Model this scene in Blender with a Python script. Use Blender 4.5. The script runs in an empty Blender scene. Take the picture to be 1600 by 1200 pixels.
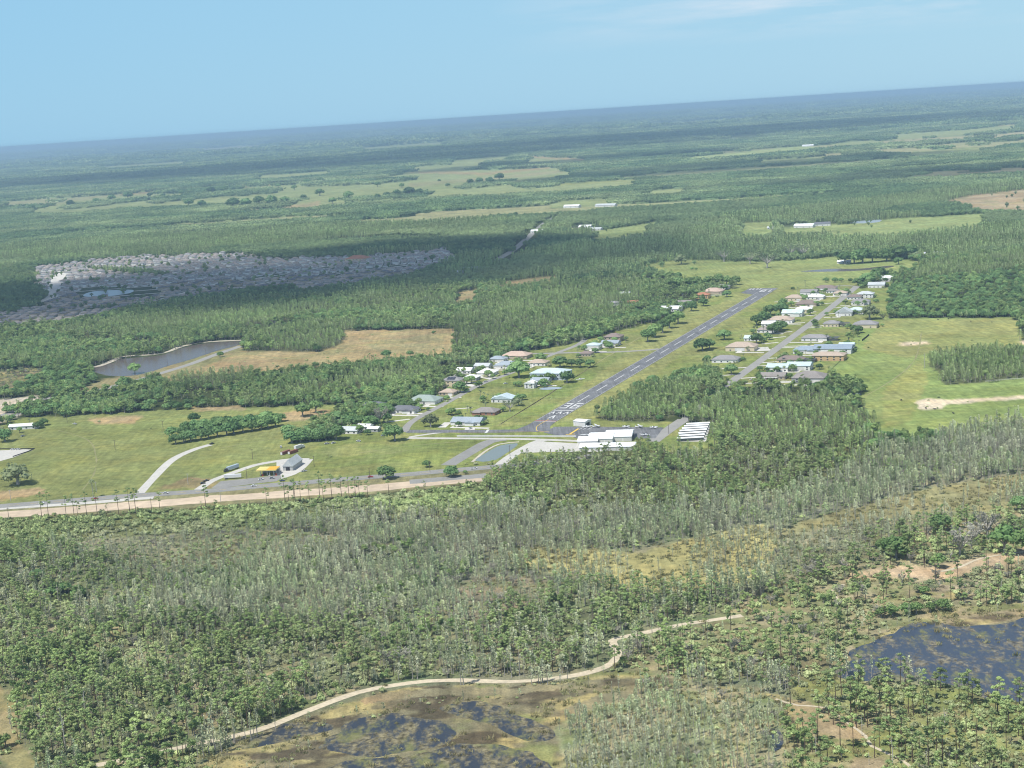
import bpy, math, random
import numpy as np
from mathutils import Matrix, Vector
from mathutils.geometry import tessellate_polygon

sc = bpy.context.scene
C = sc.collection
rng = np.random.default_rng(7)
random.seed(7)
R = math.radians

# ------------------------------------------------------------------ camera geometry (metres; camera above the world origin, looking north = +Y)
F, CH = 2400.0, 297.0
ROLL = math.atan(102 / 1600)
PITCH = math.atan((600 - 179) * math.cos(ROLL) / F)
cr, sr, cpi, spi = math.cos(ROLL), math.sin(ROLL), math.cos(PITCH), math.sin(PITCH)

def P(px, py):
    """ground point (x, y) for a direction given as photograph column / row"""
    u, v = px - 800.0, 600.0 - py
    u2, v2 = u * cr + v * sr, -u * sr + v * cr
    Y, Z = F * cpi + v2 * spi, -F * spi + v2 * cpi
    t = -CH / Z
    return (u2 * t, Y * t)

def proj(x, y, z=0.0):
    zz = z - CH
    dep = y * cpi - zz * spi
    v2 = (y * spi + zz * cpi) / dep * F
    u2 = x / dep * F
    u = u2 * cr - v2 * sr
    v = u2 * sr + v2 * cr
    return 800.0 + u, 600.0 - v, dep

AX = R(22.3)                                     # heading of the runway
adir = np.array([math.sin(AX), math.cos(AX)])    # along it
bdir = np.array([math.cos(AX), -math.sin(AX)])   # to its right

# ------------------------------------------------------------------ small noise toolbox
def _hash(ix, iy, seed):
    h = (ix.astype(np.int64) * 374761393 + iy.astype(np.int64) * 668265263 + seed * 974711) & 0xFFFFFFFF
    h = ((h ^ (h >> 13)) * 1274126177) & 0xFFFFFFFF
    return ((h ^ (h >> 16)) & 0xFFFFFF) / float(0xFFFFFF)

def vnoise(x, y, s, seed=0):
    x = np.asarray(x) / s; y = np.asarray(y) / s
    ix, iy = np.floor(x), np.floor(y)
    fx, fy = x - ix, y - iy
    fx = fx * fx * (3 - 2 * fx); fy = fy * fy * (3 - 2 * fy)
    a = _hash(ix, iy, seed); b = _hash(ix + 1, iy, seed); c = _hash(ix, iy + 1, seed); d = _hash(ix + 1, iy + 1, seed)
    return (a * (1 - fx) + b * fx) * (1 - fy) + (c * (1 - fx) + d * fx) * fy

def fbm(x, y, s, seed=0, o=3):
    t, a, n = 0, 0.5, 0
    for i in range(o):
        t = t + a * vnoise(x, y, s / 2 ** i, seed + i * 17); n += a; a *= 0.5
    return t / n

# ------------------------------------------------------------------ materials
def nt(name):
    m = bpy.data.materials.new(name); m.use_nodes = True
    t = m.node_tree; t.nodes.clear()
    return m, t, t.nodes.new('ShaderNodeOutputMaterial')

def N(t, typ, **kw):
    n = t.nodes.new(typ)
    for k, v in kw.items(): setattr(n, k, v)
    return n

def noise(t, scale, detail=3, vec=None, rough=0.55):
    n = N(t, 'ShaderNodeTexNoise'); n.inputs['Scale'].default_value = scale; n.inputs['Detail'].default_value = detail
    n.inputs['Roughness'].default_value = rough
    if vec is not None: t.links.new(vec, n.inputs['Vector'])
    return n.outputs['Fac']

def remap(t, v, a, b, c, d):
    n = N(t, 'ShaderNodeMapRange'); t.links.new(v, n.inputs[0])
    for i, q in enumerate((a, b, c, d)): n.inputs[i + 1].default_value = q
    return n.outputs[0]

def mixc(t, f, a, b, mode='MIX'):
    n = N(t, 'ShaderNodeMix', data_type='RGBA', blend_type=mode)
    if isinstance(f, (int, float)): n.inputs[0].default_value = f
    else: t.links.new(f, n.inputs[0])
    for i, q in ((6, a), (7, b)):
        if isinstance(q, tuple): n.inputs[i].default_value = q + (1,) if len(q) == 3 else q
        else: t.links.new(q, n.inputs[i])
    return n.outputs[2]

def vmul(t, col, fac):
    n = N(t, 'ShaderNodeVectorMath', operation='SCALE'); t.links.new(col, n.inputs[0]); t.links.new(fac, n.inputs['Scale'])
    return n.outputs[0]

def wpos(t): return N(t, 'ShaderNodeNewGeometry').outputs['Position']

def simple(name, col, rough=0.7, var=0.15, scale=0.6, spec=0.3, streak=None):
    m, t, o = nt(name)
    b = N(t, 'ShaderNodeBsdfPrincipled'); b.inputs['Roughness'].default_value = rough; b.inputs['Specular IOR Level'].default_value = spec
    p = wpos(t)
    f = remap(t, noise(t, scale, 4, p), 0.3, 0.7, 1 - var, 1 + var)
    f2 = remap(t, noise(t, scale * 0.12, 2, p), 0.3, 0.7, 1 - var * 0.7, 1 + var * 0.7)
    r = N(t, 'ShaderNodeRGB'); r.outputs[0].default_value = col + (1,)
    c = vmul(t, vmul(t, r.outputs[0], f), f2)
    t.links.new(c, b.inputs['Base Color']); t.links.new(b.outputs[0], o.inputs[0])
    return m

def leafmat(name, dark, light, third=None, trans=0.34, nscale=0.012, K=3.6, rv=(.66, 1.28)):
    dark, light, third = (tuple(min(.68, q * K) for q in c) if c else None for c in (dark, light, third))
    m, t, o = nt(name)
    rnd = N(t, 'ShaderNodeObjectInfo').outputs['Random']
    p = wpos(t)
    f = N(t, 'ShaderNodeMath', operation='MULTIPLY_ADD')
    t.links.new(noise(t, 0.45, 2, p), f.inputs[0]); f.inputs[1].default_value = 0.7
    g = remap(t, rnd, 0, 1, -0.25, 0.45); t.links.new(g, f.inputs[2])
    c = mixc(t, f.outputs[0], dark, light)
    if third:
        zz = remap(t, noise(t, nscale, 3, p), 0.42, 0.66, 0, 0.8)
        c = mixc(t, zz, c, third)
    c = vmul(t, c, remap(t, noise(t, 0.004, 2, p), 0.3, 0.7, 0.82, 1.18))
    r2 = N(t, 'ShaderNodeMath', operation='MULTIPLY'); t.links.new(rnd, r2.inputs[0]); r2.inputs[1].default_value = 37.7
    r3 = N(t, 'ShaderNodeMath', operation='FRACT'); t.links.new(r2.outputs[0], r3.inputs[0])
    c = vmul(t, c, remap(t, r3.outputs[0], 0, 1, *rv))
    d = N(t, 'ShaderNodeBsdfDiffuse'); tr = N(t, 'ShaderNodeBsdfTranslucent')
    t.links.new(c, d.inputs[0]); t.links.new(c, tr.inputs[0])
    mx = N(t, 'ShaderNodeMixShader'); mx.inputs[0].default_value = trans
    t.links.new(d.outputs[0], mx.inputs[1]); t.links.new(tr.outputs[0], mx.inputs[2]); t.links.new(mx.outputs[0], o.inputs[0])
    return m

M = {}
M['leaf_pine'] = leafmat('pine_needles', (.07, .10, .042), (.145, .175, .068), (.125, .145, .068), rv=(.74, 1.16))
M['leaf_cyp'] = leafmat('cypress_needles', (.125, .155, .085), (.20, .235, .125), (.19, .195, .14), trans=.45)
M['leaf_dom'] = leafmat('dome_cypress_needles', (.07, .098, .042), (.148, .18, .075), (.135, .155, .078), trans=.34)
M['leaf_oak'] = leafmat('oak_leaves', (.038, .07, .028), (.085, .125, .048), (.06, .095, .04))
M['leaf_wood'] = leafmat('hardwood_leaves', (.045, .072, .028), (.112, .142, .052), (.09, .115, .046))
M['leaf_olive'] = leafmat('grey_oak_leaves', (.055, .068, .036), (.105, .12, .062))
M['leaf_shrub'] = leafmat('shrub_leaves', (.095, .12, .052), (.165, .19, .085), (.16, .158, .10))
M['leaf_far'] = leafmat('distant_leaves', (.04, .066, .033), (.084, .115, .048), (.138, .16, .078), nscale=.0016, rv=(.74, 1.16))
M['leaf_tree'] = leafmat('broad_leaves', (.045, .078, .028), (.095, .135, .05), (.08, .115, .043))
M['leaf_pale'] = leafmat('pale_twigs', (.085, .083, .066), (.135, .13, .105))
M['bark'] = simple('pine_bark', (.12, .085, .06), .9, .25, 2)
M['greybark'] = simple('grey_bark', (.33, .31, .275), .9, .25, 2)
M['palebark'] = simple('bleached_wood', (.46, .43, .38), .9, .2, 2)
M['reed'] = leafmat('reed_blades', (.09, .08, .042), (.15, .135, .07), (.10, .105, .05), trans=.35)

# ------------------------------------------------------------------ object helpers
def link(o, parent=None):
    C.objects.link(o)
    if parent is not None: o.parent = parent
    return o

def tag(o, label=None, cat=None, group=None, kind=None):
    if label: o['label'] = label
    if cat: o['category'] = cat
    if group: o['group'] = group
    if kind: o['kind'] = kind
    return o

def empty(name, loc=(0, 0, 0), rz=0.0, s=1.0):
    o = bpy.data.objects.new(name, None); o.location = loc; o.rotation_euler = (0, 0, rz); o.scale = (s, s, s)
    o.empty_display_size = 0.5
    return link(o)

class MB:
    def __init__(s): s.v = []; s.f = []; s.m = []
    def add(s, v, f, mi=0):
        n = len(s.v); s.v += [tuple(q) for q in v]; s.f += [tuple(i + n for i in q) for q in f]; s.m += [mi] * len(f)
    def box(s, c, d, rz=0.0, mi=0, top=1.0):
        x, y, z = (q / 2 for q in d); v = []
        ca, sa = math.cos(rz), math.sin(rz)
        for k, (i, j) in enumerate(((-1, -1), (1, -1), (1, 1), (-1, 1)) * 2):
            q = 1.0 if k < 4 else top
            X, Y = i * x * q, j * y * q
            v.append((c[0] + X * ca - Y * sa, c[1] + X * sa + Y * ca, c[2] + (z if k > 3 else -z)))
        s.add(v, [(3, 2, 1, 0), (4, 5, 6, 7), (0, 1, 5, 4), (1, 2, 6, 5), (2, 3, 7, 6), (3, 0, 4, 7)], mi)
    def tube(s, pts, rad, n=6, mi=0, cap=True):
        base = len(s.v); k = len(pts)
        for i, p in enumerate(pts):
            p = Vector(p); a = Vector(pts[min(i + 1, k - 1)]) - Vector(pts[max(i - 1, 0)])
            a = a.normalized() if a.length > 1e-6 else Vector((0, 0, 1))
            u = a.orthogonal().normalized(); w = a.cross(u)
            for j in range(n):
                t = 2 * math.pi * j / n
                s.v.append(tuple(p + (u * math.cos(t) + w * math.sin(t)) * rad[i]))
        for i in range(k - 1):
            for j in range(n):
                a = base + i * n + j; b = base + i * n + (j + 1) % n
                s.f.append((a, b, b + n, a + n)); s.m.append(mi)
        if cap:
            s.f.append(tuple(base + j for j in reversed(range(n)))); s.m.append(mi)
            s.f.append(tuple(base + (k - 1) * n + j for j in range(n))); s.m.append(mi)
    def mesh(s, name, mats, smooth=False):
        me = bpy.data.meshes.new(name); me.from_pydata(s.v, [], s.f)
        for q in mats: me.materials.append(q)
        if len(mats) > 1: me.polygons.foreach_set('material_index', np.array(s.m, dtype=np.int32))
        if smooth: me.polygons.foreach_set('use_smooth', np.ones(len(s.f), dtype=bool))
        me.update(); return me
    def build(s, name, mat, parent=None, smooth=False):
        mats = mat if isinstance(mat, (list, tuple)) else [mat]
        return link(bpy.data.objects.new(name, s.mesh(name, mats, smooth)), parent)

def meshobj(name, me, parent=None, loc=(0, 0, 0), rz=0.0):
    o = bpy.data.objects.new(name, me); o.location = loc; o.rotation_euler = (0, 0, rz)
    return link(o, parent)

# ------------------------------------------------------------------ land cover: named zones drawn as outlines over the country
ZN, ZCOL = {}, {}
zmap = np.zeros((1200, 1600), np.uint8)
cmap = np.zeros((1200, 1600, 3), np.float32)
yy, xx = np.mgrid[0:1200, 0:1600]

def zone(name, col): ZN[name] = len(ZN); ZCOL[name] = np.array(col, np.float32)

def inside(poly, X, Y):
    r = np.zeros(X.shape, bool); n = len(poly)
    for i in range(n):
        x1, y1 = poly[i]; x2, y2 = poly[(i + 1) % n]
        if y1 == y2: continue
        c = (y1 > Y) != (y2 > Y)
        r ^= c & (X < (x2 - x1) * (Y - y1) / (y2 - y1) + x1)
    return r

def paint(name, *polys, col=None):
    for poly in polys:
        xs = [q[0] for q in poly]; ys = [q[1] for q in poly]
        x0, x1 = max(0, int(min(xs)) - 1), min(1600, int(max(xs)) + 2); y0, y1 = max(0, int(min(ys)) - 1), min(1200, int(max(ys)) + 2)
        if x0 >= x1 or y0 >= y1: continue
        S = (slice(y0, y1), slice(x0, x1)); m = inside(poly, xx[S] + .5, yy[S] + .5)
        zmap[S][m] = ZN[name]; cmap[S][m] = ZCOL[name] if col is None else np.array(col, np.float32)

def poly_strip(pts, w):
    """outline of a band w rows thick under a polyline"""
    return [(x, y - w / 2) for x, y in pts] + [(x, y + w / 2) for x, y in reversed(pts)]

for nm, col in (('wood', (.05, .065, .026)), ('farwood', (.045, .07, .032)), ('cypl', (.075, .085, .04)), ('oakd', (.04, .055, .022)), ('pineplant', (.05, .07, .03)),
                ('past', (.185, .205, .072)), ('lawn', (.165, .195, .062)), ('tan', (.28, .225, .115)), ('strip', (.20, .21, .08)), ('sand', (.46, .38, .27)),
                ('town', (.06, .08, .045)), ('fgshrub', (.14, .155, .065)), ('fgcyp', (.145, .165, .10)), ('cypdense', (.12, .14, .09)), ('scrub', (.19, .195, .115)),
                ('marshgrass', (.27, .25, .11)), ('graycyp', (.20, .17, .115)), ('fgpine', (.14, .155, .08)), ('pined', (.085, .095, .04)), ('cypright', (.145, .165, .10)),
                ('mixopen', (.19, .185, .10)), ('savanna', (.185, .20, .075)), ('marsh', (.165, .15, .09)), ('marshcyp', (.18, .205, .11)), ('reedbed', (.25, .21, .125)),
                ('mixpc', (.135, .155, .08)), ('bush', (.15, .14, .08)), ('dark', (.05, .055, .025)), ('nil', (.2, .19, .1)), ('swamphw', (.09, .11, .055))): zone(nm, col)

zmap[:] = ZN['wood']; cmap[:] = ZCOL['wood']
paint('farwood', [(0, 100), (1600, 100), (1600, 330), (1000, 350), (600, 340), (0, 350)])
# broad forest variety beyond the airfield
paint('cypl', [(0, 400), (0, 372), (150, 362), (380, 352), (560, 345), (640, 350), (560, 372), (400, 385), (250, 395), (60, 412)],
      [(0, 352), (200, 335), (460, 330), (600, 330), (620, 340), (300, 352), (0, 366)],
      [(870, 385), (1000, 370), (1150, 352), (1150, 372), (1000, 385), (900, 398)],
      [(1060, 350), (1200, 330), (1600, 285), (1600, 300), (1450, 320), (1300, 345), (1160, 352)],
      [(150, 500), (300, 490), (450, 478), (520, 470), (540, 485), (420, 505), (250, 520), (60, 530)],
      [(400, 520), (480, 505), (560, 500), (560, 515), (540, 545), (430, 552)],
      [(700, 500), (900, 440), (1000, 440), (1010, 470), (960, 500), (800, 540), (720, 545)],
      [(1395, 445), (1450, 415), (1600, 392), (1600, 420), (1480, 440)],
      [(540, 455), (640, 440), (700, 470), (640, 490), (560, 490)])
paint('pineplant', [(900, 402), (1000, 386), (1200, 374), (1600, 352), (1600, 388), (1450, 402), (1300, 398), (1200, 404), (1000, 412)],
      [(480, 352), (640, 340), (760, 335), (760, 350), (640, 362), (520, 372), (400, 385)],
      [(1100, 300), (1300, 270), (1600, 255), (1600, 275), (1300, 300), (1150, 320)])
paint('oakd', [(1372, 475), (1385, 455), (1410, 440), (1600, 425), (1600, 492), (1560, 495), (1480, 497), (1395, 498)],
      [(0, 580), (120, 578), (170, 590), (165, 602), (100, 610), (0, 620)], [(700, 440), (840, 400), (900, 410), (760, 450)])
paint('bush', [(0, 580), (50, 574), (80, 580), (40, 600), (0, 612)])
# fields, far and near
paint('past', [(30, 336), (80, 319), (200, 305), (330, 300), (420, 290), (560, 285), (640, 268), (880, 262), (900, 275), (800, 290), (850, 300), (790, 307), (640, 312), (560, 320), (480, 327), (370, 334), (480, 312), (330, 322), (200, 327), (100, 336)], col=(.215, .25, .115))
paint('past', [(1040, 249), (1180, 235), (1260, 228), (1305, 233), (1200, 244), (1100, 252)], col=(.25, .30, .13))
paint('past', [(925, 368), (1020, 352), (1000, 362), (935, 372)], [(1300, 362), (1330, 350), (1380, 345), (1530, 338), (1530, 351), (1400, 360), (1310, 364)],
      [(1160, 354), (1205, 350), (1195, 364), (1160, 366)], [(850, 300), (1000, 287), (1000, 280), (870, 286)])
paint('tan', poly_strip([(190, 304), (330, 294), (510, 283)], 3), poly_strip([(360, 330), (480, 322), (500, 317)], 6), poly_strip([(1010, 213), (1080, 207)], 4), poly_strip([(1400, 215), (1500, 207), (1590, 195)], 5),
      poly_strip([(820, 245), (920, 250)], 4), poly_strip([(790, 442), (830, 437), (870, 433)], 4), [(712, 480), (716, 462), (748, 454), (745, 466)], poly_strip([(640, 268), (760, 272), (860, 262)], 4))
paint('tan', [(1462, 318), (1520, 305), (1600, 296), (1600, 332), (1545, 332), (1500, 322)], col=(.28, .235, .155))
paint('past', [(985, 418), (1060, 406), (1200, 409), (1310, 401), (1440, 408), (1420, 426), (1360, 438), (1330, 450), (1220, 452), (1150, 450), (1090, 445), (1040, 430)], col=(.195, .235, .085))
paint('tan', [(540, 517), (712, 514), (706, 560), (640, 566), (480, 582), (340, 600), (240, 604), (270, 580), (378, 549), (500, 550), (537, 535)])
paint('tan', [(560, 530), (700, 520), (690, 545), (600, 555)], col=(.24, .215, .11))
paint('sand', [(0, 625), (62, 618), (52, 642), (0, 662)], col=(.42, .37, .29))
paint('past', [(0, 664), (50, 650), (150, 648), (270, 640), (480, 634), (560, 628), (520, 655), (480, 672), (455, 690), (640, 688), (760, 690), (735, 737), (560, 752), (330, 770), (200, 778), (0, 792)])
paint('tan', [(135, 655), (180, 650), (225, 650), (210, 662), (150, 663)], [(0, 768), (60, 762), (75, 770), (0, 784)], [(430, 650), (470, 640), (520, 640), (500, 655), (450, 660)], poly_strip([(300, 640), (380, 638)], 6), col=(.33, .255, .14))
paint('tan', [(240, 765), (300, 745), (350, 752), (330, 762)], col=(.2, .17, .085))
paint('lawn', [(500, 695), (560, 660), (640, 640), (700, 605), (740, 580), (800, 553), (880, 540), (960, 520), (1040, 497), (1100, 468), (1130, 453), (1200, 446), (1260, 450), (1300, 445), (1345, 450), (1395, 438), (1388, 500), (1345, 507), (1322, 545), (1290, 604), (1190, 604), (1140, 606), (1110, 575), (1060, 590), (1000, 610), (935, 655), (1060, 660), (1125, 692), (1090, 706), (1000, 704), (900, 704), (820, 722), (770, 745), (700, 748), (480, 748)])
paint('strip', [(770, 668), (870, 610), (1020, 525), (1150, 462), (1180, 450), (1230, 450), (1180, 475), (1060, 560), (1000, 605), (930, 655), (880, 660)])
paint('lawn', [(770, 660), (840, 610), (900, 590), (980, 550), (900, 612), (830, 660)], col=(.145, .185, .055))
paint('past', [(1340, 600), (1290, 585), (1325, 545), (1345, 507), (1390, 498), (1590, 496), (1600, 545), (1600, 668), (1500, 680), (1420, 690), (1365, 672)], col=(.175, .228, .075))
paint('past', [(1345, 545), (1380, 500), (1590, 498), (1600, 545), (1480, 545), (1420, 560)], col=(.215, .225, .085))
paint('lawn', [(1380, 610), (1440, 560), (1450, 600), (1420, 660), (1380, 670)], col=(.235, .25, .085))
paint('sand', [(1430, 628), (1450, 622), (1480, 625), (1530, 623), (1600, 619), (1600, 624), (1530, 628), (1480, 633), (1470, 639), (1440, 640)], col=(.44, .38, .28))
paint('sand', [(1400, 540), (1415, 535), (1450, 533), (1455, 537), (1420, 541)], [(1590, 535), (1600, 533), (1600, 540)])
paint('town', [(0, 514), (0, 488), (52, 440), (58, 418), (200, 402), (380, 396), (420, 405), (560, 403), (700, 390), (715, 402), (640, 432), (560, 446), (430, 462), (210, 484), (110, 506)])
paint('wood', [(0, 440), (50, 440), (70, 460), (65, 480), (0, 490)], [(205, 482), (330, 465), (460, 450), (470, 455), (300, 478), (215, 490)])
paint('wood', poly_strip([(150, 422), (255, 429)], 4))
paint('town', poly_strip([(505, 376), (600, 371), (690, 370)], 5), [(885, 362), (890, 352), (920, 350), (945, 355), (940, 362)], poly_strip([(1215, 356), (1300, 350)], 7))
paint('farwood', poly_strip([(240, 315), (330, 306), (430, 299)], 6), poly_strip([(350, 329), (410, 323), (455, 320)], 9), poly_strip([(590, 313), (630, 308), (668, 304)], 8), poly_strip([(725, 293), (760, 289), (795, 285)], 6), poly_strip([(100, 326), (200, 314), (230, 311)], 5), poly_strip([(480, 290), (560, 287), (640, 281)], 4), poly_strip([(540, 314), (590, 311)], 5))
paint('past', poly_strip([(640, 290), (760, 280), (880, 268)], 5), col=(.25, .235, .13))
paint('tan', poly_strip([(380, 332), (440, 326), (500, 319)], 5), col=(.27, .24, .14))
def fstrip(pts, w): return [(x, y - w / 2) for x, y in pts] + [(x, y + w / 2 + 6) for x, y in reversed(pts)]
paint('past', *[fstrip(q, w) for q, w in (([(1180, 252), (1300, 246)], 3), ([(1420, 240), (1540, 230)], 4), ([(560, 232), (700, 222)], 2), ([(1000, 196), (1200, 182)], 2), ([(1300, 225), (1380, 219)], 3), ([(860, 318), (960, 312)], 5), ([(1000, 300), (1080, 296)], 4), ([(150, 262), (300, 252)], 2), ([(1160, 357), (1205, 353)], 8), ([(925, 366), (1020, 354)], 8), ([(1300, 356), (1400, 348), (1530, 342)], 10), ([(820, 248), (900, 252)], 3), ([(1390, 212), (1500, 205), (1595, 196)], 4), ([(1130, 214), (1190, 208)], 3), ([(700, 252), (800, 244)], 3), ([(300, 236), (420, 228)], 2), ([(640, 262), (760, 256)], 3), ([(830, 296), (1000, 284)], 4), ([(400, 276), (520, 268)], 3))], col=(.215, .25, .115))
paint('past', [(1295, 352), (1390, 342), (1538, 334), (1542, 358), (1400, 371), (1298, 375)], [(1152, 350), (1212, 346), (1202, 373), (1154, 375)], [(922, 362), (1032, 346), (1012, 368), (928, 384)], [(1215, 357), (1300, 351), (1300, 368), (1220, 372)], col=(.195, .24, .10))
paint('tan', [(706, 484), (714, 458), (752, 450), (746, 474)], [(780, 446), (872, 432), (868, 442), (784, 456)], col=(.25, .23, .12))
# woods between and around the airpark streets
paint('cypl', [(932, 650), (965, 624), (1030, 604), (1080, 598), (1106, 600), (1098, 610), (1060, 640), (1052, 655), (1000, 660), (940, 657)])
paint('cypl', [(1082, 640), (1125, 622), (1200, 617), (1290, 614), (1322, 624), (1345, 642), (1362, 660), (1366, 688), (1250, 700), (1130, 688), (1072, 662)])
paint('wood', [(0, 640), (46, 652), (120, 650), (250, 640), (330, 636), (480, 632), (560, 634), (640, 626), (700, 592), (760, 560), (740, 540), (700, 560), (560, 582), (400, 596), (250, 610), (160, 616), (54, 632)])
paint('cypl', [(420, 612), (560, 588), (690, 566), (690, 588), (640, 604), (520, 616), (440, 624)], [(240, 606), (300, 588), (390, 580), (395, 595), (320, 606)])
paint('cypl', [(1476, 602), (1470, 585), (1450, 570), (1456, 558), (1520, 550), (1600, 548), (1600, 590), (1540, 598)])
paint('nil', [(0, 791), (200, 777), (420, 760), (560, 749), (760, 733), (790, 731), (795, 737), (755, 758), (560, 778), (330, 795), (0, 814)])
paint('past', [(120, 612), (160, 594), (210, 584), (300, 560), (376, 538), (378, 550), (300, 580), (250, 594), (190, 612), (130, 622)], col=(.22, .19, .10))
paint('wood', [(160, 630), (190, 618), (250, 606), (260, 612), (200, 628)])
# woods and swamp this side of the highway
LINE = [(0, 814), (160, 806), (330, 795), (560, 778), (755, 758), (790, 737), (840, 718), (900, 706), (1000, 703), (1090, 706), (1130, 692), (1250, 702), (1370, 688), (1480, 680), (1600, 662)]
paint('fgcyp', LINE + [(1600, 1200), (0, 1200)])
paint('fgshrub', [(0, 812), (330, 793), (560, 777), (755, 758), (775, 800), (560, 812), (330, 834), (0, 858)])
paint('pined', [(755, 758), (790, 737), (840, 718), (900, 706), (1000, 703), (1090, 706), (1130, 692), (1250, 702), (1370, 690), (1380, 705), (1330, 740), (1200, 780), (1100, 796), (900, 806), (775, 800)])
paint('oakd', [(1365, 700), (1372, 684), (1440, 680), (1475, 684), (1470, 696), (1400, 705)])
paint('cypright', [(1200, 784), (1340, 740), (1400, 708), (1480, 700), (1600, 675), (1600, 738), (1460, 758), (1300, 800), (1180, 836), (1100, 846), (900, 856), (770, 850), (760, 806), (900, 808), (1100, 798)])
paint('scrub', [(100, 846), (400, 826), (560, 846), (520, 872), (300, 902), (140, 890)])
paint('marshgrass', [(1180, 838), (1300, 802), (1460, 760), (1600, 740), (1600, 790), (1480, 815), (1300, 850)], col=(.20, .19, .095))
paint('scrub', [(1180, 850), (1300, 822), (1480, 800), (1540, 800), (1480, 830), (1300, 885), (1200, 925)])
paint('cypdense', [(240, 905), (400, 880), (560, 846), (700, 828), (762, 866), (730, 910), (560, 960), (300, 965)])
paint('swamphw', [(545, 885), (570, 862), (640, 850), (668, 866), (640, 885), (580, 895)])
paint('marshgrass', [(772, 862), (860, 854), (1000, 864), (1060, 846), (1190, 818), (1215, 850), (1200, 890), (1180, 914), (1000, 932), (900, 902), (800, 884)])
paint('graycyp', [(690, 920), (760, 900), (860, 908), (850, 965), (740, 975)])
paint('mixpc', [(560, 980), (760, 980), (860, 930), (930, 918), (1010, 925), (1130, 940), (1150, 962), (960, 1000), (950, 1036), (880, 1054), (700, 1058), (600, 1062)])
paint('fgpine', [(0, 950), (150, 975), (400, 985), (560, 980), (610, 1062), (560, 1080), (400, 1140), (180, 1188), (0, 1200)])
paint('mixpc', [(0, 858), (60, 850), (200, 880), (250, 910), (230, 950), (120, 960), (0, 952)])
paint('oakd', [(70, 935), (90, 920), (150, 925), (130, 942)], [(0, 905), (40, 895), (80, 905), (40, 915)])
paint('fgpine', [(60, 1200), (200, 1184), (330, 1165), (300, 1200)])
paint('mixopen', [(1100, 975), (1140, 955), (1190, 930), (1300, 880), (1480, 815), (1600, 790), (1600, 960), (1480, 968), (1390, 985), (1320, 1022), (1290, 1050), (1240, 1060), (1100, 1062), (1000, 1060), (970, 1040), (1000, 1000)])
paint('sand', [(1308, 912), (1330, 896), (1400, 882), (1450, 886), (1490, 880), (1530, 868), (1600, 856), (1600, 876), (1545, 890), (1490, 905), (1420, 908), (1370, 900)], col=(.33, .255, .165))
paint('bush', [(1440, 910), (1530, 905), (1560, 925), (1500, 940), (1420, 930)], col=(.22, .19, .13))
paint('reedbed', [(1390, 985), (1450, 955), (1520, 945), (1600, 940), (1600, 972), (1480, 982), (1340, 1030), (1310, 1045), (1295, 1030)])
paint('savanna', [(1230, 1062), (1300, 1050), (1380, 1066), (1480, 1072), (1600, 1098), (1600, 1200), (1220, 1200), (1240, 1110)])
paint('tan', [(1225, 1090), (1280, 1100), (1330, 1130), (1370, 1150), (1320, 1160), (1260, 1140), (1225, 1120)], [(1330, 1185), (1380, 1180), (1385, 1200), (1330, 1200)], col=(.27, .215, .13))
paint('marsh', [(300, 1200), (400, 1150), (480, 1118), (560, 1090), (640, 1072), (700, 1068), (800, 1070), (880, 1064), (930, 1054), (960, 1046), (1050, 1062), (1150, 1070), (1230, 1090), (1240, 1120), (1230, 1200)])
paint('marshcyp', [(880, 1200), (870, 1150), (900, 1110), (960, 1075), (1080, 1066), (1200, 1085), (1235, 1120), (1230, 1200)])
paint('tan', [(560, 1092), (640, 1076), (800, 1074), (900, 1064), (900, 1072), (820, 1084), (640, 1090), (570, 1102)], [(870, 1115), (930, 1085), (1010, 1068), (1010, 1085), (930, 1110)], col=(.205, .185, .11))
paint('tan', [(0, 1075), (8, 1075), (22, 1120), (36, 1170), (60, 1200), (10, 1200), (0, 1150)], col=(.29, .25, .13))
paint('dark', poly_strip([(0, 812), (160, 806), (330, 794), (560, 777), (750, 757)], 4))

def boxblur(a, k):
    if k < 1: return a
    for ax in (0, 1):
        p = np.concatenate([np.repeat(np.take(a, [0], ax), k + 1, ax), a, np.repeat(np.take(a, [-1], ax), k, ax)], ax)
        c = np.cumsum(p, ax, dtype=np.float64); n = a.shape[ax]
        a = ((np.take(c, range(2 * k + 1, 2 * k + 1 + n), ax) - np.take(c, range(0, n), ax)) / (2 * k + 1)).astype(np.float32)
    return a
_b1, _b3 = boxblur(cmap, 1), boxblur(boxblur(cmap, 4), 3)
_w = np.clip((yy - 760) / 120.0, 0, 1)[..., None].astype(np.float32)
cmap = _b1 * (1 - _w) + _b3 * _w

def zlook(x, y, jit=1.0):
    px, py, d = proj(x, y)
    k = jit * 2400.0 / d
    px = px + (fbm(x, y, 14, 5) - .5) * 22 * k; py = py + (fbm(x, y, 14, 9) - .5) * 22 * k * CH / d
    return zmap[np.clip(py, 0, 1199).astype(int), np.clip(px, 0, 1599).astype(int)]

# ------------------------------------------------------------------ the ground: one sheet out to the horizon, cover colour kept per vertex
def gapf(x, y):
    d = np.hypot(x, y); a = vnoise(x * .32, y, 260, 21); c = vnoise(x * .3, y, 700, 22); e = vnoise(x * .25, y, 2200, 23)
    v = np.where(d < 7500, a, np.where(d < 14000, c, e)); n = fbm(x, y, 120, 4)
    return (v + (n - .5) * .35 > np.where(d < 4600, .80, .71)) & (d > 3800)

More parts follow.
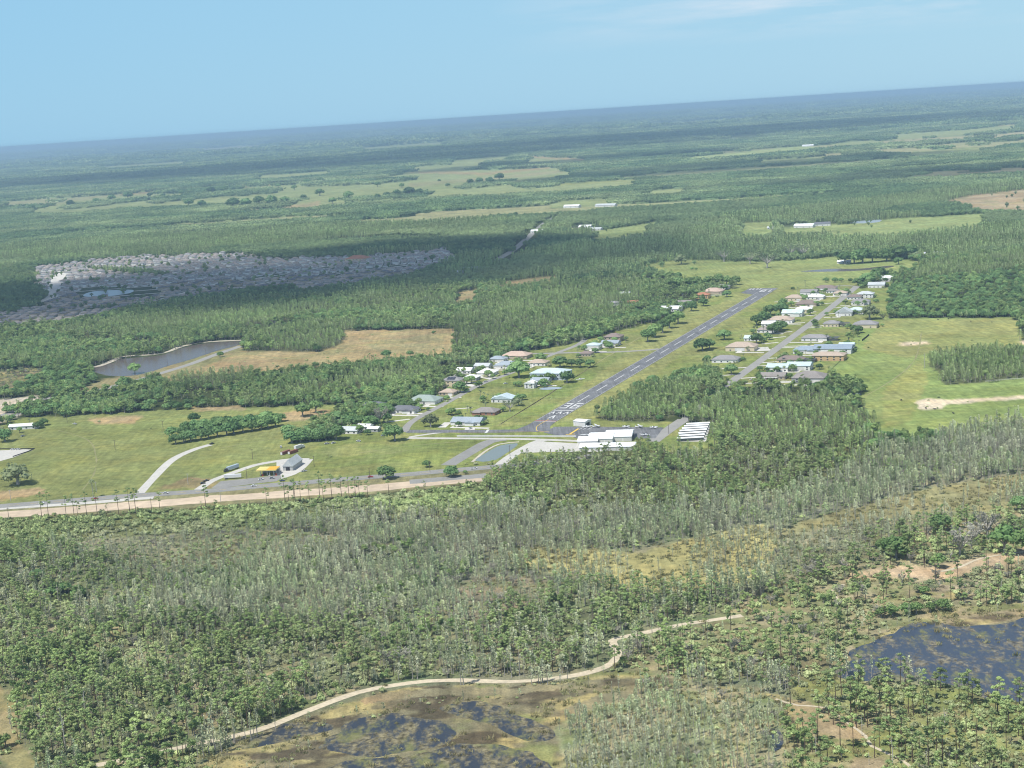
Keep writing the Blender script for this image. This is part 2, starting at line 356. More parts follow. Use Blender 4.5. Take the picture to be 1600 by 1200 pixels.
def build_ground():
    ang = np.concatenate([np.linspace(-180, -40, 15)[:-1], np.linspace(-40, -23, 18)[:-1], np.linspace(-23, 23, 820), np.linspace(23, 40, 18)[1:], np.linspace(40, 180, 15)[1:]])
    rad = [2.0, 60, 150, 300, 420, 520, 580]
    r = 600.0
    while r < 20000: rad.append(r); r += max(1.4, r * r / (F * CH) * (1.6 if r < 3500 else 1.9))
    rad += [22000, 26000, 32000, 40000, 55000, 80000, 120000, 170000]
    rad = np.array(rad)
    A, Rr = np.meshgrid(np.radians(ang), rad)
    X = Rr * np.sin(A); Y = Rr * np.cos(A)
    n, m = X.shape
    Z = np.zeros_like(X)
    co = np.stack([X, Y, Z], -1).reshape(-1, 3).astype(np.float32)
    me = bpy.data.meshes.new('ground')
    idx = np.arange(n * m).reshape(n, m)
    q = np.stack([idx[:-1, :-1], idx[1:, :-1], idx[1:, 1:], idx[:-1, 1:]], -1).reshape(-1, 4)[:, ::-1]
    me.vertices.add(n * m); me.vertices.foreach_set('co', co.ravel())
    me.loops.add(q.size); me.loops.foreach_set('vertex_index', q.ravel().astype(np.int32))
    me.polygons.add(len(q)); me.polygons.foreach_set('loop_start', np.arange(0, q.size, 4, dtype=np.int32))
    me.update(calc_edges=True)
    x, y = co[:, 0].astype(float), np.maximum(co[:, 1].astype(float), 200.0)
    px, py, d = proj(x, y)
    k = 2400.0 / d
    px = px + ((fbm(x, y, 9, 5) - .5) * 10) * k; py = py + ((fbm(x, y, 9, 9) - .5) * 10) * k * CH / d
    px = np.clip(px, 0, 1598.5); py = np.clip(py, 0, 1198.5)
    ix, iy = px.astype(int), py.astype(int); fx, fy = (px - ix)[:, None], (py - iy)[:, None]
    col = (cmap[iy, ix] * (1 - fx) + cmap[iy, ix + 1] * fx) * (1 - fy) + (cmap[iy + 1, ix] * (1 - fx) + cmap[iy + 1, ix + 1] * fx) * fy
    zz_ = zmap[np.clip(py, 0, 1199).astype(int), np.clip(px, 0, 1599).astype(int)]
    def mott(zs, cols, s, seed, amt):
        nonlocal col
        m = np.isin(zz_, [ZN[q] for q in zs]); i = np.nonzero(m)[0]
        n1 = fbm(x[i] * .6, y[i], s, seed, 5); n2 = fbm(x[i] * .6, y[i], s * .6, seed + 5, 5)
        w1 = np.clip((n1 - .52) * 9, 0, 1)[:, None]; w2 = np.clip((n2 - .54) * 9, 0, 1)[:, None]; w3 = np.clip((.42 - n1) * 9, 0, 1)[:, None]
        c = col[i]; 
        for w, q in ((w1, cols[0]), (w2, cols[1]), (w3, cols[2])): c = c * (1 - w * amt) + np.array(q) * w * amt
        col[i] = c
    col = np.array(col, np.float32)
    mott(['marsh', 'reedbed', 'bush'], [(.075, .062, .042), (.30, .26, .12), (.15, .165, .065)], 16, 3, .85)
    mott(['mixopen', 'savanna', 'marshcyp', 'fgpine'], [(.30, .25, .155), (.115, .15, .055), (.13, .115, .075)], 20, 13, .6)
    mott(['fgcyp', 'scrub', 'cypdense', 'cypright', 'graycyp', 'mixpc'], [(.22, .195, .125), (.12, .155, .07), (.10, .10, .065)], 28, 23, .6)
    mott(['past'], [(.22, .215, .09), (.14, .185, .06), (.19, .20, .085)], 130, 33, .3)
    mott(['tan'], [(.33, .24, .13), (.20, .20, .09), (.25, .18, .10)], 60, 43, .6)
    mott(['lawn'], [(.20, .20, .085), (.135, .18, .055), (.19, .18, .08)], 45, 53, .5)
    gm = gapf(x, y)[:, None]; gv = vnoise(x, y, 900, 61)[:, None]
    fieldc = np.array([.20, .235, .105]) * (1 - gv) + np.array([.27, .245, .14]) * gv
    isw = (zmap[np.clip(py, 0, 1199).astype(int), np.clip(px, 0, 1599).astype(int)] == ZN['farwood'])[:, None] | (np.isin(zz_, [ZN['wood'], ZN['cypl'], ZN['pineplant']])[:, None] & (py < 350)[:, None])
    col = np.where(gm & isw, fieldc, col)
    rgba = np.ones((len(co), 4), np.float32); rgba[:, :3] = col
    a = me.color_attributes.new('cover', 'FLOAT_COLOR', 'POINT'); a.data.foreach_set('color', rgba.ravel())
    m_, t, o = nt('ground_cover')
    at = N(t, 'ShaderNodeAttribute', attribute_name='cover'); p = wpos(t)
    f1 = remap(t, noise(t, 0.9, 3, p), .3, .7, .78, 1.22)
    f2 = remap(t, noise(t, 0.12, 5, p, .65), .32, .68, .72, 1.26)
    f3 = remap(t, noise(t, 0.014, 5, p, .65), .35, .65, .80, 1.18)
    c = vmul(t, vmul(t, vmul(t, at.outputs['Color'], f1), f2), f3)
    w = remap(t, noise(t, 0.03, 5, p, .7), .45, .72, 0, .55)
    c = mixc(t, w, c, mixc(t, 1.0, c, (1.28, 1.05, .80), 'MULTIPLY'))
    # faint mowing / grazing streaks running with the runway
    mp = N(t, 'ShaderNodeMapping'); mp.inputs['Rotation'].default_value = (0, 0, AX); mp.inputs['Scale'].default_value = (1, .06, 1)
    t.links.new(p, mp.inputs[0])
    st = remap(t, noise(t, .22, 4, mp.outputs[0], .7), .38, .62, .87, 1.12)
    c = vmul(t, c, st)
    c = vmul(t, c, remap(t, noise(t, .0012, 2, p), .3, .7, 1.08, 1.24))
    b = N(t, 'ShaderNodeBsdfDiffuse'); b.inputs[1].default_value = 1; t.links.new(c, b.inputs[0]); t.links.new(b.outputs[0], o.inputs[0])
    me.materials.append(m_)
    g = link(bpy.data.objects.new('ground', me)); tag(g, kind='structure', label='flat country of grass, swamp and forest floor reaching the horizon')
build_ground()

# ------------------------------------------------------------------ sheets: roads, runway, ponds
def sheet(name, pts, z, mat, kind='structure', label=None, parent=None):
    v = [(x, y, z) for x, y in pts]
    tri = tessellate_polygon([[Vector(q) for q in v]])
    f = []
    for a, b, c in tri:
        n = (Vector(v[b]) - Vector(v[a])).cross(Vector(v[c]) - Vector(v[a])).z
        f.append((a, b, c) if n > 0 else (a, c, b))
    b = MB(); b.add(v, f); o = b.build(name, mat, parent)
    if kind: o['kind'] = kind
    if label: o['label'] = label
    return o

def smooth_line(pts, step=8.0, closed=False):
    p = [np.array(q, float) for q in pts]; out = []; n = len(p)
    for i in range(n if closed else n - 1):
        g = (lambda k: p[k % n]) if closed else (lambda k: p[min(max(k, 0), n - 1)])
        a, b, c, d = g(i - 1), g(i), g(i + 1), g(i + 2)
        k = max(2, int(np.linalg.norm(c - b) / step))
        for j in range(k):
            t = j / k
            out.append(.5 * ((2 * b) + (c - a) * t + (2 * a - 5 * b + 4 * c - d) * t * t + (3 * b - a - 3 * c + d) * t ** 3))
    if not closed: out.append(p[-1])
    return np.array(out)

def road(name, px, w, z, mat, ragged=0.0, label=None, world=False, kind='structure', curve=True):
    pts = px if world else [P(*q) for q in px]
    L = smooth_line(pts) if curve else np.array(pts, float)
    T = np.gradient(L, axis=0); T /= np.linalg.norm(T, axis=1)[:, None]
    Nn = np.stack([-T[:, 1], T[:, 0]], 1)
    s = np.arange(len(L)) * 8.0
    l = w / 2 + ragged * (fbm(s, s * 0, 20, 3) - .5) * 2; r = w / 2 + ragged * (fbm(s, s * 0 + 50, 20, 8) - .5) * 2
    A, B = L + Nn * l[:, None], L - Nn * r[:, None]
    b = MB(); n = len(L)
    b.add([(x, y, z) for x, y in A] + [(x, y, z) for x, y in B], [(n + i, n + i + 1, i + 1, i) for i in range(n - 1)])
    o = b.build(name, mat)
    if kind: o['kind'] = kind
    if label: o['label'] = label
    return o

def blob(px, amp=2.0, step=6.0, seed=1):
    L = smooth_line([P(*q) for q in px], step, True)
    c = L.mean(0); d = L - c; nrm = d / np.linalg.norm(d, axis=1)[:, None]
    return L + nrm * ((fbm(L[:, 0], L[:, 1], 25, seed) - .5) * 2 * amp)[:, None]

M['asphalt'] = simple('runway_asphalt', (.088, .095, .108), .85, .22, .25)
def asphaltmat():
    m, t, o = nt('runway_asphalt'); p = wpos(t)
    mp = N(t, 'ShaderNodeMapping'); mp.inputs['Rotation'].default_value = (0, 0, AX); mp.inputs['Scale'].default_value = (1, .03, 1); t.links.new(p, mp.inputs[0])
    f = remap(t, noise(t, .5, 3, mp.outputs[0]), .3, .7, .72, 1.3); g = remap(t, noise(t, .06, 4, p, .65), .35, .65, .8, 1.22); h = remap(t, noise(t, .8, 3, p), .3, .7, .88, 1.12)
    r = N(t, 'ShaderNodeRGB'); r.outputs[0].default_value = (.15, .152, .155, 1)
    c = vmul(t, vmul(t, vmul(t, r.outputs[0], f), g), h)
    b_ = N(t, 'ShaderNodeBsdfPrincipled'); b_.inputs['Roughness'].default_value = .85; t.links.new(c, b_.inputs['Base Color']); t.links.new(b_.outputs[0], o.inputs[0]); return m
M['asphalt'] = asphaltmat()
M['road'] = simple('worn_road', (.26, .255, .235), .9, .12, .5)
M['street'] = simple('street_asphalt', (.30, .29, .265), .9, .10, .5)
M['concrete'] = simple('pale_concrete', (.52, .50, .45), .85, .10, .4)
M['drive'] = simple('driveway_concrete', (.60, .575, .52), .85, .12, .6)
M['sandroad'] = simple('graded_sand', (.53, .425, .305), .95, .16, .12)
M['dirt'] = simple('dirt_track', (.53, .455, .325), .95, .16, .4)
M['paint'] = simple('white_road_paint', (.62, .62, .60), .7, .18, 1.5)
M['yellow'] = simple('yellow_road_paint', (.72, .50, .10), .7, .10, 1.5)
M['redpaint'] = simple('red_paint', (.55, .12, .08), .7, .1, 1.5)
M['shoulder'] = simple('bare_shoulder', (.50, .45, .36), .95, .2, .3)

def watermat(name, col, rough=.12, reed=None, thresh=.5, rcol=(.20, .16, .09), spec=.5, sc=.05):
    m, t, o = nt(name)
    p = wpos(t)
    b = N(t, 'ShaderNodeBsdfPrincipled'); b.inputs['Base Color'].default_value = col + (1,); b.inputs['Roughness'].default_value = rough
    b.inputs['IOR'].default_value = 1.33; b.inputs['Specular IOR Level'].default_value = spec
    bp = N(t, 'ShaderNodeBump'); bp.inputs['Strength'].default_value = .25; bp.inputs['Distance'].default_value = .3
    t.links.new(noise(t, .8, 3, p), bp.inputs['Height']); t.links.new(bp.outputs[0], b.inputs['Normal'])
    out = b.outputs[0]
    if reed:
        d = N(t, 'ShaderNodeBsdfDiffuse')
        c = mixc(t, remap(t, noise(t, .3, 5, p, .7), .38, .62, 0, 1), tuple(q * .42 for q in rcol), tuple(q * 1.75 for q in rcol))
        c = mixc(t, remap(t, noise(t, .045, 4, p), .5, .62, 0, .7), c, (.17, .185, .07))
        t.links.new(c, d.inputs[0])
        mp = N(t, 'ShaderNodeMapping'); mp.inputs['Scale'].default_value = (1, .45, 1); t.links.new(p, mp.inputs[0])
        big = noise(t, sc, 9, mp.outputs[0], .74)
        fac = remap(t, big, thresh - .03, thresh + .085, 0, reed)
        mx = N(t, 'ShaderNodeMixShader'); t.links.new(fac, mx.inputs[0]); t.links.new(out, mx.inputs[1]); t.links.new(d.outputs[0], mx.inputs[2]); out = mx.outputs[0]
    t.links.new(out, o.inputs[0]); return m

M['lake'] = watermat('lake_water', (.115, .092, .085), .2, spec=.25)
M['pond'] = watermat('retention_pond_water', (.20, .235, .225), .25)
M['swamp'] = watermat('marsh_water', (.036, .044, .06), .3, reed=.97, thresh=.468, sc=.12, rcol=(.165, .145, .085), spec=.45)
M['swamp2'] = watermat('pond_water', (.042, .058, .088), .3, reed=.88, thresh=.51, rcol=(.17, .15, .10), sc=.14, spec=.5)
M['bluepond'] = watermat('bright_pond_water', (.35, .42, .48), .3)

# --- runway frame from the painted centre line
_d = np.array([P(*q) for q in [(912, 623), (941, 607), (966, 591), (992, 576), (1014, 563), (1035, 550), (1057, 538), (1081, 523.5), (1098.5, 513), (1116, 502.5), (1132.5, 492.5), (1148.5, 483), (1164, 474), (1178, 466)]])
RO = _d.mean(0); adir = (_d[-1] - _d[0]) / np.linalg.norm(_d[-1] - _d[0]); bdir = np.array([adir[1], -adir[0]]); AX = math.atan2(adir[0], adir[1])
def RW(s, t): return tuple(RO + adir * s + bdir * t)
def along(px, py): return float((np.array(P(px, py)) - RO) @ adir)
S_BAR, S_THR, S_END = along(855.5, 658), along(883, 641.5), along(1203, 450.5)
HW = 11.6
def rect(s0, s1, t0, t1): return [RW(s0, t0), RW(s0, t1), RW(s1, t1), RW(s1, t0)]
def quad(b, pts, z): b.add([(x, y, z) for x, y in pts], [(0, 3, 2, 1)])
def stripe(b, p, q, w, z):
    p, q = np.array(p), np.array(q); d = (q - p) / np.linalg.norm(q - p); n = np.array([-d[1], d[0]]) * w / 2
    b.add([(*(p + n), z), (*(p - n), z), (*(q - n), z), (*(q + n), z)], [(0, 1, 2, 3)])

sheet('runway', [RW(S_BAR - 50, -HW - 6), RW(S_BAR - 50, HW + 12), RW(S_BAR - 25, HW + 2), RW(S_BAR - 8, HW), RW(S_END, HW), RW(S_END + 3, HW - 2), RW(S_END + 3, -HW - 24), RW(S_END - 55, -HW - 24), RW(S_END - 75, -HW), RW(S_BAR - 20, -HW), RW(S_BAR - 36, -HW - 3)], .14, M['asphalt'], label='long dark asphalt runway with white centre stripes')
b = MB(); z = .20
S0 = float((_d[0] - RO) @ adir)
s = S0 - 18.3
while s < S_END - 110: stripe(b, RW(s, 0), RW(s + 36.6, 0), 1.05, z); s += 60.96
for t in (-HW + 1, HW - 1): stripe(b, RW(S_BAR + 2, t), RW(S_END - 40, t), .35, z)
stripe(b, RW(S_THR, -HW + .6), RW(S_THR, HW - .6), 2.2, z)                      # threshold bar
for t in (-7.4, 0, 7.4):                                                          # arrowheads before the threshold
    for q in (-1, 1): stripe(b, RW(S_THR - 17, t + q * 2.2), RW(S_THR - 6.5, t), 1.25, z + .01 * (q + 1))
for q in (-1, 1): stripe(b, RW(S_BAR + 12, q * 2.6), RW(S_BAR + 27, 0), 1.5, z + .01 * (q + 1))
def digits(txt, s0, sgn, h=27.0, w=7.4, gap=3.4, lw=1.7):
    segs = {'3': [(0, .92, 1, .92), (.15, .5, .9, .5), (0, .08, 1, .08), (.92, .1, .92, .9)], '6': [(0, .92, 1, .92), (0, .5, 1, .5), (0, .08, 1, .08), (.08, .1, .08, .9), (.92, .1, .92, .5)],
            '1': [(.5, 0, .5, 1), (.5, .95, .1, .8)], '8': [(0, .08, 1, .08), (0, .5, 1, .5), (0, .92, 1, .92), (.08, .1, .08, .9), (.92, .1, .92, .9)]}
    k = 0
    for i, ch in enumerate(txt):
        x0 = (i - (len(txt) - 1) / 2) * (w + gap) - w / 2
        for (ax, ay, bx, by) in segs[ch]:
            stripe(b, RW(s0 + sgn * ay * h, sgn * (x0 + ax * w)), RW(s0 + sgn * by * h, sgn * (x0 + bx * w)), 3.6 if ay == by else lw, z + .004 * k); k += 1
digits('36', S_THR + 10, 1)
digits('18', S_END - 18, -1)
stripe(b, RW(S_END - 12, -HW + 1), RW(S_END - 12, HW - 1), 3, z)
for t in (-15, -20, -26, -31): stripe(b, RW(S_END - 14, t), RW(S_END - 1, t), 2.4, z)
mk = b.build('runway_marking', M['paint']); tag(mk, kind='structure', label='white painted numerals, arrows and stripes on the runway')
b = MB(); stripe(b, RW(S_BAR, -HW + .5), RW(S_BAR, HW - .5), 1.6, z); mk = b.build('runway_bar', M['redpaint']); tag(mk, kind='structure', label='red and white bar painted across the near end of the runway')
b = MB(); stripe(b, RW(S_BAR - 2, -HW + .5), RW(S_BAR - 2, HW - .5), 1.1, z); mk = b.build('runway_bar_edge', M['paint']); tag(mk, kind='structure')

TW = [(637, 674), (700, 674), (760, 674), (826, 673), (850, 672), (905, 675), (960, 676)]
road('taxiway', TW, 13.5, .10, M['asphalt'], label='dark taxiway leading from the street to the runway end')
sheet('apron', [P(*q) for q in [(866, 667), (905, 666.5), (1037, 668), (1024, 685), (905, 686), (890, 681), (868, 680), (850, 676)]], .12, M['asphalt'], label='dark asphalt parking apron for aircraft')
b = MB()
L = smooth_line([RW(S_BAR + 8, 0), RW(S_BAR - 22, 0), P(838, 670), P(841, 674), P(858, 675)], 4)
for i in range(len(L) - 1): stripe(b, L[i], L[i + 1], .7, .24)
L = smooth_line([P(845, 673.5), P(800, 675), P(700, 676)], 6)
for i in range(len(L) - 1): stripe(b, L[i], L[i + 1], .35, .24)
mk = b.build('taxiway_line', M['yellow']); tag(mk, kind='structure', label='thin yellow guide line curving off the runway')
b = MB()
stripe(b, P(763, 671.5), P(759, 677), 2.5, .24)
for i in range(5): stripe(b, P(1040 + 0, 0 + 670), P(1041, 670.4), .3, .24)
for (x0, x1) in ((912, 905), (918, 911), (925, 918)): stripe(b, P(x0, 668), P(x1, 671.5), .7, .25)
mk = b.build('apron_marking', M['paint']); tag(mk, kind='structure')
b = MB(); stripe(b, P(904, 670), P(890, 679), 2.2, .26); stripe(b, P(884, 679.3), P(898, 678.6), 2.0, .27); mk = b.build('apron_arrow', M['yellow']); tag(mk, kind='structure', label='broad yellow line painted across the apron')

road('side_road', [(1020, 690), (1040, 675), (1069, 655)], 13, .08, M['street'], label='grey road beside the aircraft apron')
road('side_road', [(1069, 655), (1100, 630), (1134, 603)], 7, .085, M['street'])
road('street', [(1134, 603), (1200, 555), (1270, 503), (1339, 447.5)], 11, .09, M['street'], curve=False, label='straight pale residential street to the right of the runway')
road('street', [(1339, 447.5), (1320, 446.5), (1290, 447.5)], 7, .095, M['street'])
road('street', [(632, 675), (645, 658), (700, 628), (750, 601), (800, 582), (850, 559), (900, 540), (916, 529)], 8, .09, M['street'], label='narrow residential street to the left of the runway')
road('cross_road', [(822, 553), (860, 552), (900, 551), (960, 550), (1012, 547), (1030, 545)], 9, .10, M['street'])
road('access_road', [(637, 684.5), (700, 685), (770, 685.5), (830, 686.5), (900, 689), (960, 692)], 7, .085, M['concrete'], label='pale access road in front of the airfield fence')
road('access_road', [(640, 683), (665, 679), (692, 675.5)], 5, .09, M['concrete'])
road('access_road', [(700, 727), (735, 706), (765, 690), (790, 686)], 14, .075, M['road'], label='grey access road beside the pond')
road('access_road', [(776, 730), (800, 712), (835, 692), (850, 687.5)], 10, .08, M['concrete'])
sheet('hangar_yard', [P(*q) for q in [(826, 694), (850, 690), (905, 693), (960, 696), (940, 706), (860, 706), (815, 708), (790, 722), (782, 722)]], .07, M['concrete'])
# highway, its new carriageway under construction, drives
HWY = [(-60, 796), (0, 791), (100, 783), (200, 775), (320, 767.5), (420, 758.5), (560, 747), (640, 741), (700, 735.5), (760, 730.5), (830, 724), (930, 712)]
road('highway', HWY, 15, .09, M['road'], label='grey two lane highway crossing the left of the scene')
L = smooth_line([P(*q) for q in HWY], 8)
b = MB()
for i in range(0, len(L) - 1):
    if i % 2 == 0: stripe(b, L[i], L[i + 1], .35, .15)
mk = b.build('highway_line', M['yellow']); tag(mk, kind='structure')
road('roadworks', [(-60, 812), (0, 805), (100, 798), (240, 787), (330, 780), (450, 771.5), (560, 764), (640, 757), (700, 752), (752, 747)], 24, .06, M['sandroad'], 3, label='wide graded sandy strip for the new highway lanes')
road('roadworks', [(-60, 801), (0, 795), (120, 787), (240, 777.5)], 9, .065, M['concrete'], 2)
road('roadworks', [(640, 753), (700, 748), (760, 743)], 16, .063, M['road'], 3)
road('sand_drive', [(217, 772), (228, 760), (240, 747), (265, 722), (287, 709), (310, 700), (329, 695)], 8.5, .07, M['concrete'], .8, label='white sandy drive climbing the pasture from the highway')
road('sand_drive', [(310, 765), (330, 752), (352, 743), (372, 736), (398, 727), (430, 721), (452, 718), (466, 718)], 8, .07, M['concrete'], .8, label='white drive looping behind the filling station')
road('sand_drive', [(482, 718), (470, 731), (455, 741), (432, 748), (420, 752)], 9, .075, M['concrete'], .5)
sheet('forecourt', [P(*q) for q in [(395, 747), (438, 742), (440, 747), (432, 752), (396, 756), (350, 762), (330, 763), (345, 752)]], .08, M['road'], label='asphalt forecourt of the filling station')
sheet('forecourt', [P(*q) for q in [(432, 722), (470, 716), (484, 716), (474, 728), (440, 745), (432, 742)]], .066, M['concrete'])
# the country highway far left of the runway
for pts, w in (([(770, 409), (785, 401), (800, 392), (815, 380), (824, 372), (832, 364)], 30), ([(832, 364), (845, 353), (862, 340)], 26)):
    road('far_highway', pts, w * .55, .12, M['road'], label='distant highway running away between dark trees')
road('lake_road', [(376, 541), (340, 553), (300, 568), (262, 580), (225, 591), (190, 600), (160, 608), (120, 617), (60, 625), (30, 640), (-20, 656)], 12, .09, M['street'], label='pale road along the edge of the lake')
road('lot_road', [(0, 655), (25, 648), (48, 638)], 12, .095, M['street'])
sheet('storage_yard', [P(*q) for q in [(-5, 704), (40, 702), (52, 703), (20, 715), (-5, 722)]], .07, M['concrete'], label='pale concrete pad at the left edge of the pasture')
# water
sheet('lake', blob([(140, 575), (158, 570), (176, 567), (188, 561), (250, 555), (287, 543), (325, 536), (376, 533), (377, 538), (340, 548), (300, 561), (262, 572), (232, 582), (205, 587), (172, 587), (150, 582)], 2), .04, M['lake'], label='long brown lake with a sandy shore')
road('lake_shore', [(74, 573.5), (110, 575), (147, 573.5), (172, 565.5), (184, 560), (196, 556.5), (250, 552.5), (287, 540.5), (325, 534), (378, 531.5)], 9, .05, M['shoulder'], 3, label='bare sandy shore along the far side of the lake')
sheet('retention_pond', blob([(743, 720), (760, 707), (782, 696), (808, 692.5), (806, 698), (790, 709), (770, 720)], .5), .05, M['pond'], label='grey green pond in a grassy basin beside the highway')
road('pond_bank', [(738, 722), (757, 706), (780, 694), (811, 690.5)], 3, .045, M['shoulder'], 1)
sheet('lawn_pond', blob([(842, 607), (860, 604.5), (880, 606), (865, 608.5), (848, 609)], .5), .05, M['bluepond'], label='small bright pond on the lawn by the big hangar house')
sheet('pasture_pond', blob([(1325, 617), (1338, 614), (1346, 616), (1336, 621), (1326, 622)], .5), .05, M['bluepond'], label='small pond at the corner of the right pasture')
sheet('far_pond', blob([(1252, 424), (1300, 420), (1340, 420), (1392, 415), (1390, 418), (1340, 423), (1290, 424.5)], 1), .05, M['lake'], label='thin dark pond in the far green pasture')
sheet('far_pond', blob([(1318, 348), (1345, 345), (1375, 343), (1372, 347), (1345, 349)], 1), .05, M['bluepond'], label='pale pond beside the distant farm')
sheet('estate_pond', blob([(130, 461), (150, 455), (205, 453), (203, 458), (170, 463), (140, 464)], 2), .3, M['bluepond'], label='bright pond among the shaded estate houses')
sheet('marsh_water', blob([(500, 1168), (520, 1146), (560, 1128), (620, 1118), (690, 1122), (720, 1140), (690, 1160), (620, 1172), (560, 1180)], 12, 2.5), .05, M['swamp'], label='dark marsh water between islands of dead reeds')
sheet('marsh_water', blob([(680, 1106), (730, 1098), (790, 1108), (845, 1128), (870, 1150), (840, 1160), (790, 1146), (730, 1124)], 9, 2.5, 5), .046, M['swamp'])
sheet('marsh_water', blob([(500, 1225), (540, 1192), (620, 1182), (700, 1168), (780, 1166), (840, 1178), (880, 1200), (860, 1225)], 11, 2.5, 7), .048, M['swamp'])
sheet('marsh_water', blob([(360, 1150), (420, 1135), (500, 1130), (520, 1140), (440, 1158), (380, 1170)], 3), .045, M['swamp'])
sheet('marsh_water', blob([(1190, 1145), (1215, 1138), (1225, 1160), (1210, 1175)], 2), .05, M['swamp2'])
sheet('pond', blob([(1292, 1050), (1325, 1022), (1360, 1006), (1395, 985), (1440, 970), (1500, 980), (1560, 974), (1640, 968), (1660, 1110), (1600, 1100), (1540, 1092), (1480, 1076), (1400, 1062), (1330, 1066)], 11, 3), .05, M['swamp2'], label='blue reedy pond at the right edge')
# the sandy track through the swamp
TR = [(150, 1196), (230, 1180), (300, 1164), (400, 1142), (470, 1115), (560, 1082), (640, 1067), (700, 1063), (800, 1065), (880, 1058), (930, 1048), (956, 1036), (965, 1020), (957, 1005), (962, 998), (1000, 990), (1060, 977), (1120, 968), (1160, 962)]
road('track', TR, 5.2, .05, M['dirt'], .9, label='pale sandy track winding through the swamp woods')
road('track', [(1309, 942), (1303, 930), (1304, 920), (1318, 913)], 3.4, .05, M['dirt'], 1.0)
road('track', [(1470, 893), (1500, 886), (1535, 872), (1600, 862), (1660, 856)], 3.0, .05, M['dirt'], 1.6)
road('track', [(1212, 1092), (1246, 1102), (1290, 1106), (1322, 1128), (1352, 1150), (1362, 1166), (1410, 1188), (1440, 1215)], 1.7, .04, M['dirt'], .8)
M['worn'] = simple('worn_grass', (.235, .225, .10), .95, .3, .25)
for pts, w in (([(780, 664), (850, 621), (930, 569), (1000, 527)], 2.2), ([(783, 662), (853, 619), (933, 567)], 1.2), ([(345, 700), (400, 690), (440, 684)], 1.6), ([(90, 672), (140, 690), (150, 730), (130, 765)], 1.2), ([(1345, 545), (1400, 548), (1460, 545), (1600, 543)], 2.0), ([(560, 708), (640, 697), (720, 690)], 1.5), ([(575, 714), (660, 700)], 1.2), ([(1350, 620), (1400, 590), (1430, 560), (1440, 520)], 1.6), ([(350, 545), (450, 560), (560, 548), (690, 530)], 2.5), ([(985, 590), (1040, 552), (1100, 515), (1165, 478)], 1.5)):
    road('worn_path', pts, w, .03, M['worn'], .9)
# house drives on both streets
def drive(px0, px1, w=4): road('driveway', [px0, px1], w, .07, M['drive'], curve=False)
for y, x0, x1 in ((598, 1141, 1250), (590, 1152, 1190), (586, 1120, 1150), (575, 1120, 1172), (571, 1175, 1225), (566, 1180, 1218), (559, 1188, 1240), (547, 1172, 1204), (543, 1206, 1250), (540, 1215, 1300), (536, 1190, 1216), (527, 1200, 1228), (519, 1210, 1238), (512, 1252, 1284), (509, 1256, 1300), (505, 1215, 1258), (493, 1250, 1276), (488, 1255, 1275), (490, 1287, 1310), (480, 1300, 1330), (474, 1275, 1305), (462, 1290, 1322), (455, 1300, 1330)):
    drive((x0, y + 1.5), (x1, y - 1.0), 4.5)
sheet('driveway', [P(*q) for q in [(1176, 543), (1200, 542), (1204, 548), (1176, 549)]], .068, M['concrete'])
for a, c, w in (((665, 646), (636, 647), 7), ((700, 627), (672, 621), 4), ((724, 612), (712, 611), 5), ((745, 604), (725, 600), 9), ((770, 593), (748, 588), 6), ((820, 575), (838, 566), 16), ((700, 640), (738, 637), 4), ((690, 668), (700, 660), 8), ((733, 674), (735, 668), 10), ((640, 655), (600, 660), 5)): drive(a, c, w)

# ------------------------------------------------------------------ building kit
def roofmat(n, c, var=.12): return simple('roof_' + n, c, .75, var, .9)
RM = {n: roofmat(n, c) for n, c in dict(darkgrey=(.16, .165, .18), greygreen=(.30, .36, .32), white=(.82, .83, .82), pale=(.50, .53, .53), bluegrey=(.33, .38, .42), lightblue=(.52, .62, .64), blue=(.27, .33, .39), teal=(.55, .66, .62),
      tan=(.46, .37, .29), pink=(.52, .39, .31), brown=(.24, .19, .165), browngrey=(.27, .245, .225), grey=(.28, .27, .265), rust=(.42, .19, .11), shingle=(.33, .29, .26), tiledark=(.17, .165, .175), estbrown=(.42, .36, .31)).items()}
WM = {n: simple('wall_' + n, c, .85, .07, .8) for n, c in dict(white=(.80, .79, .75), cream=(.72, .62, .42), tan=(.50, .42, .31), brick=(.36, .18, .12), greyw=(.42, .43, .42), orange=(.62, .42, .22), blueish=(.55, .62, .66)).items()}
M['glass'] = simple('window_glass', (.03, .04, .05), .12, .1, 1, .6)
M['trim'] = simple('white_trim', (.72, .71, .68), .6, .06, 1)
M['doorw'] = simple('garage_door_panel', (.66, .65, .61), .6, .08, 1)
M['dark'] = simple('dark_opening', (.035, .035, .04), .8, .1, 1)
M['screen'] = simple('screen_cage_mesh', (.09, .095, .10), .6, .2, 1)
M['solar'] = simple('solar_panel', (.02, .03, .06), .15, .15, .6, .7)

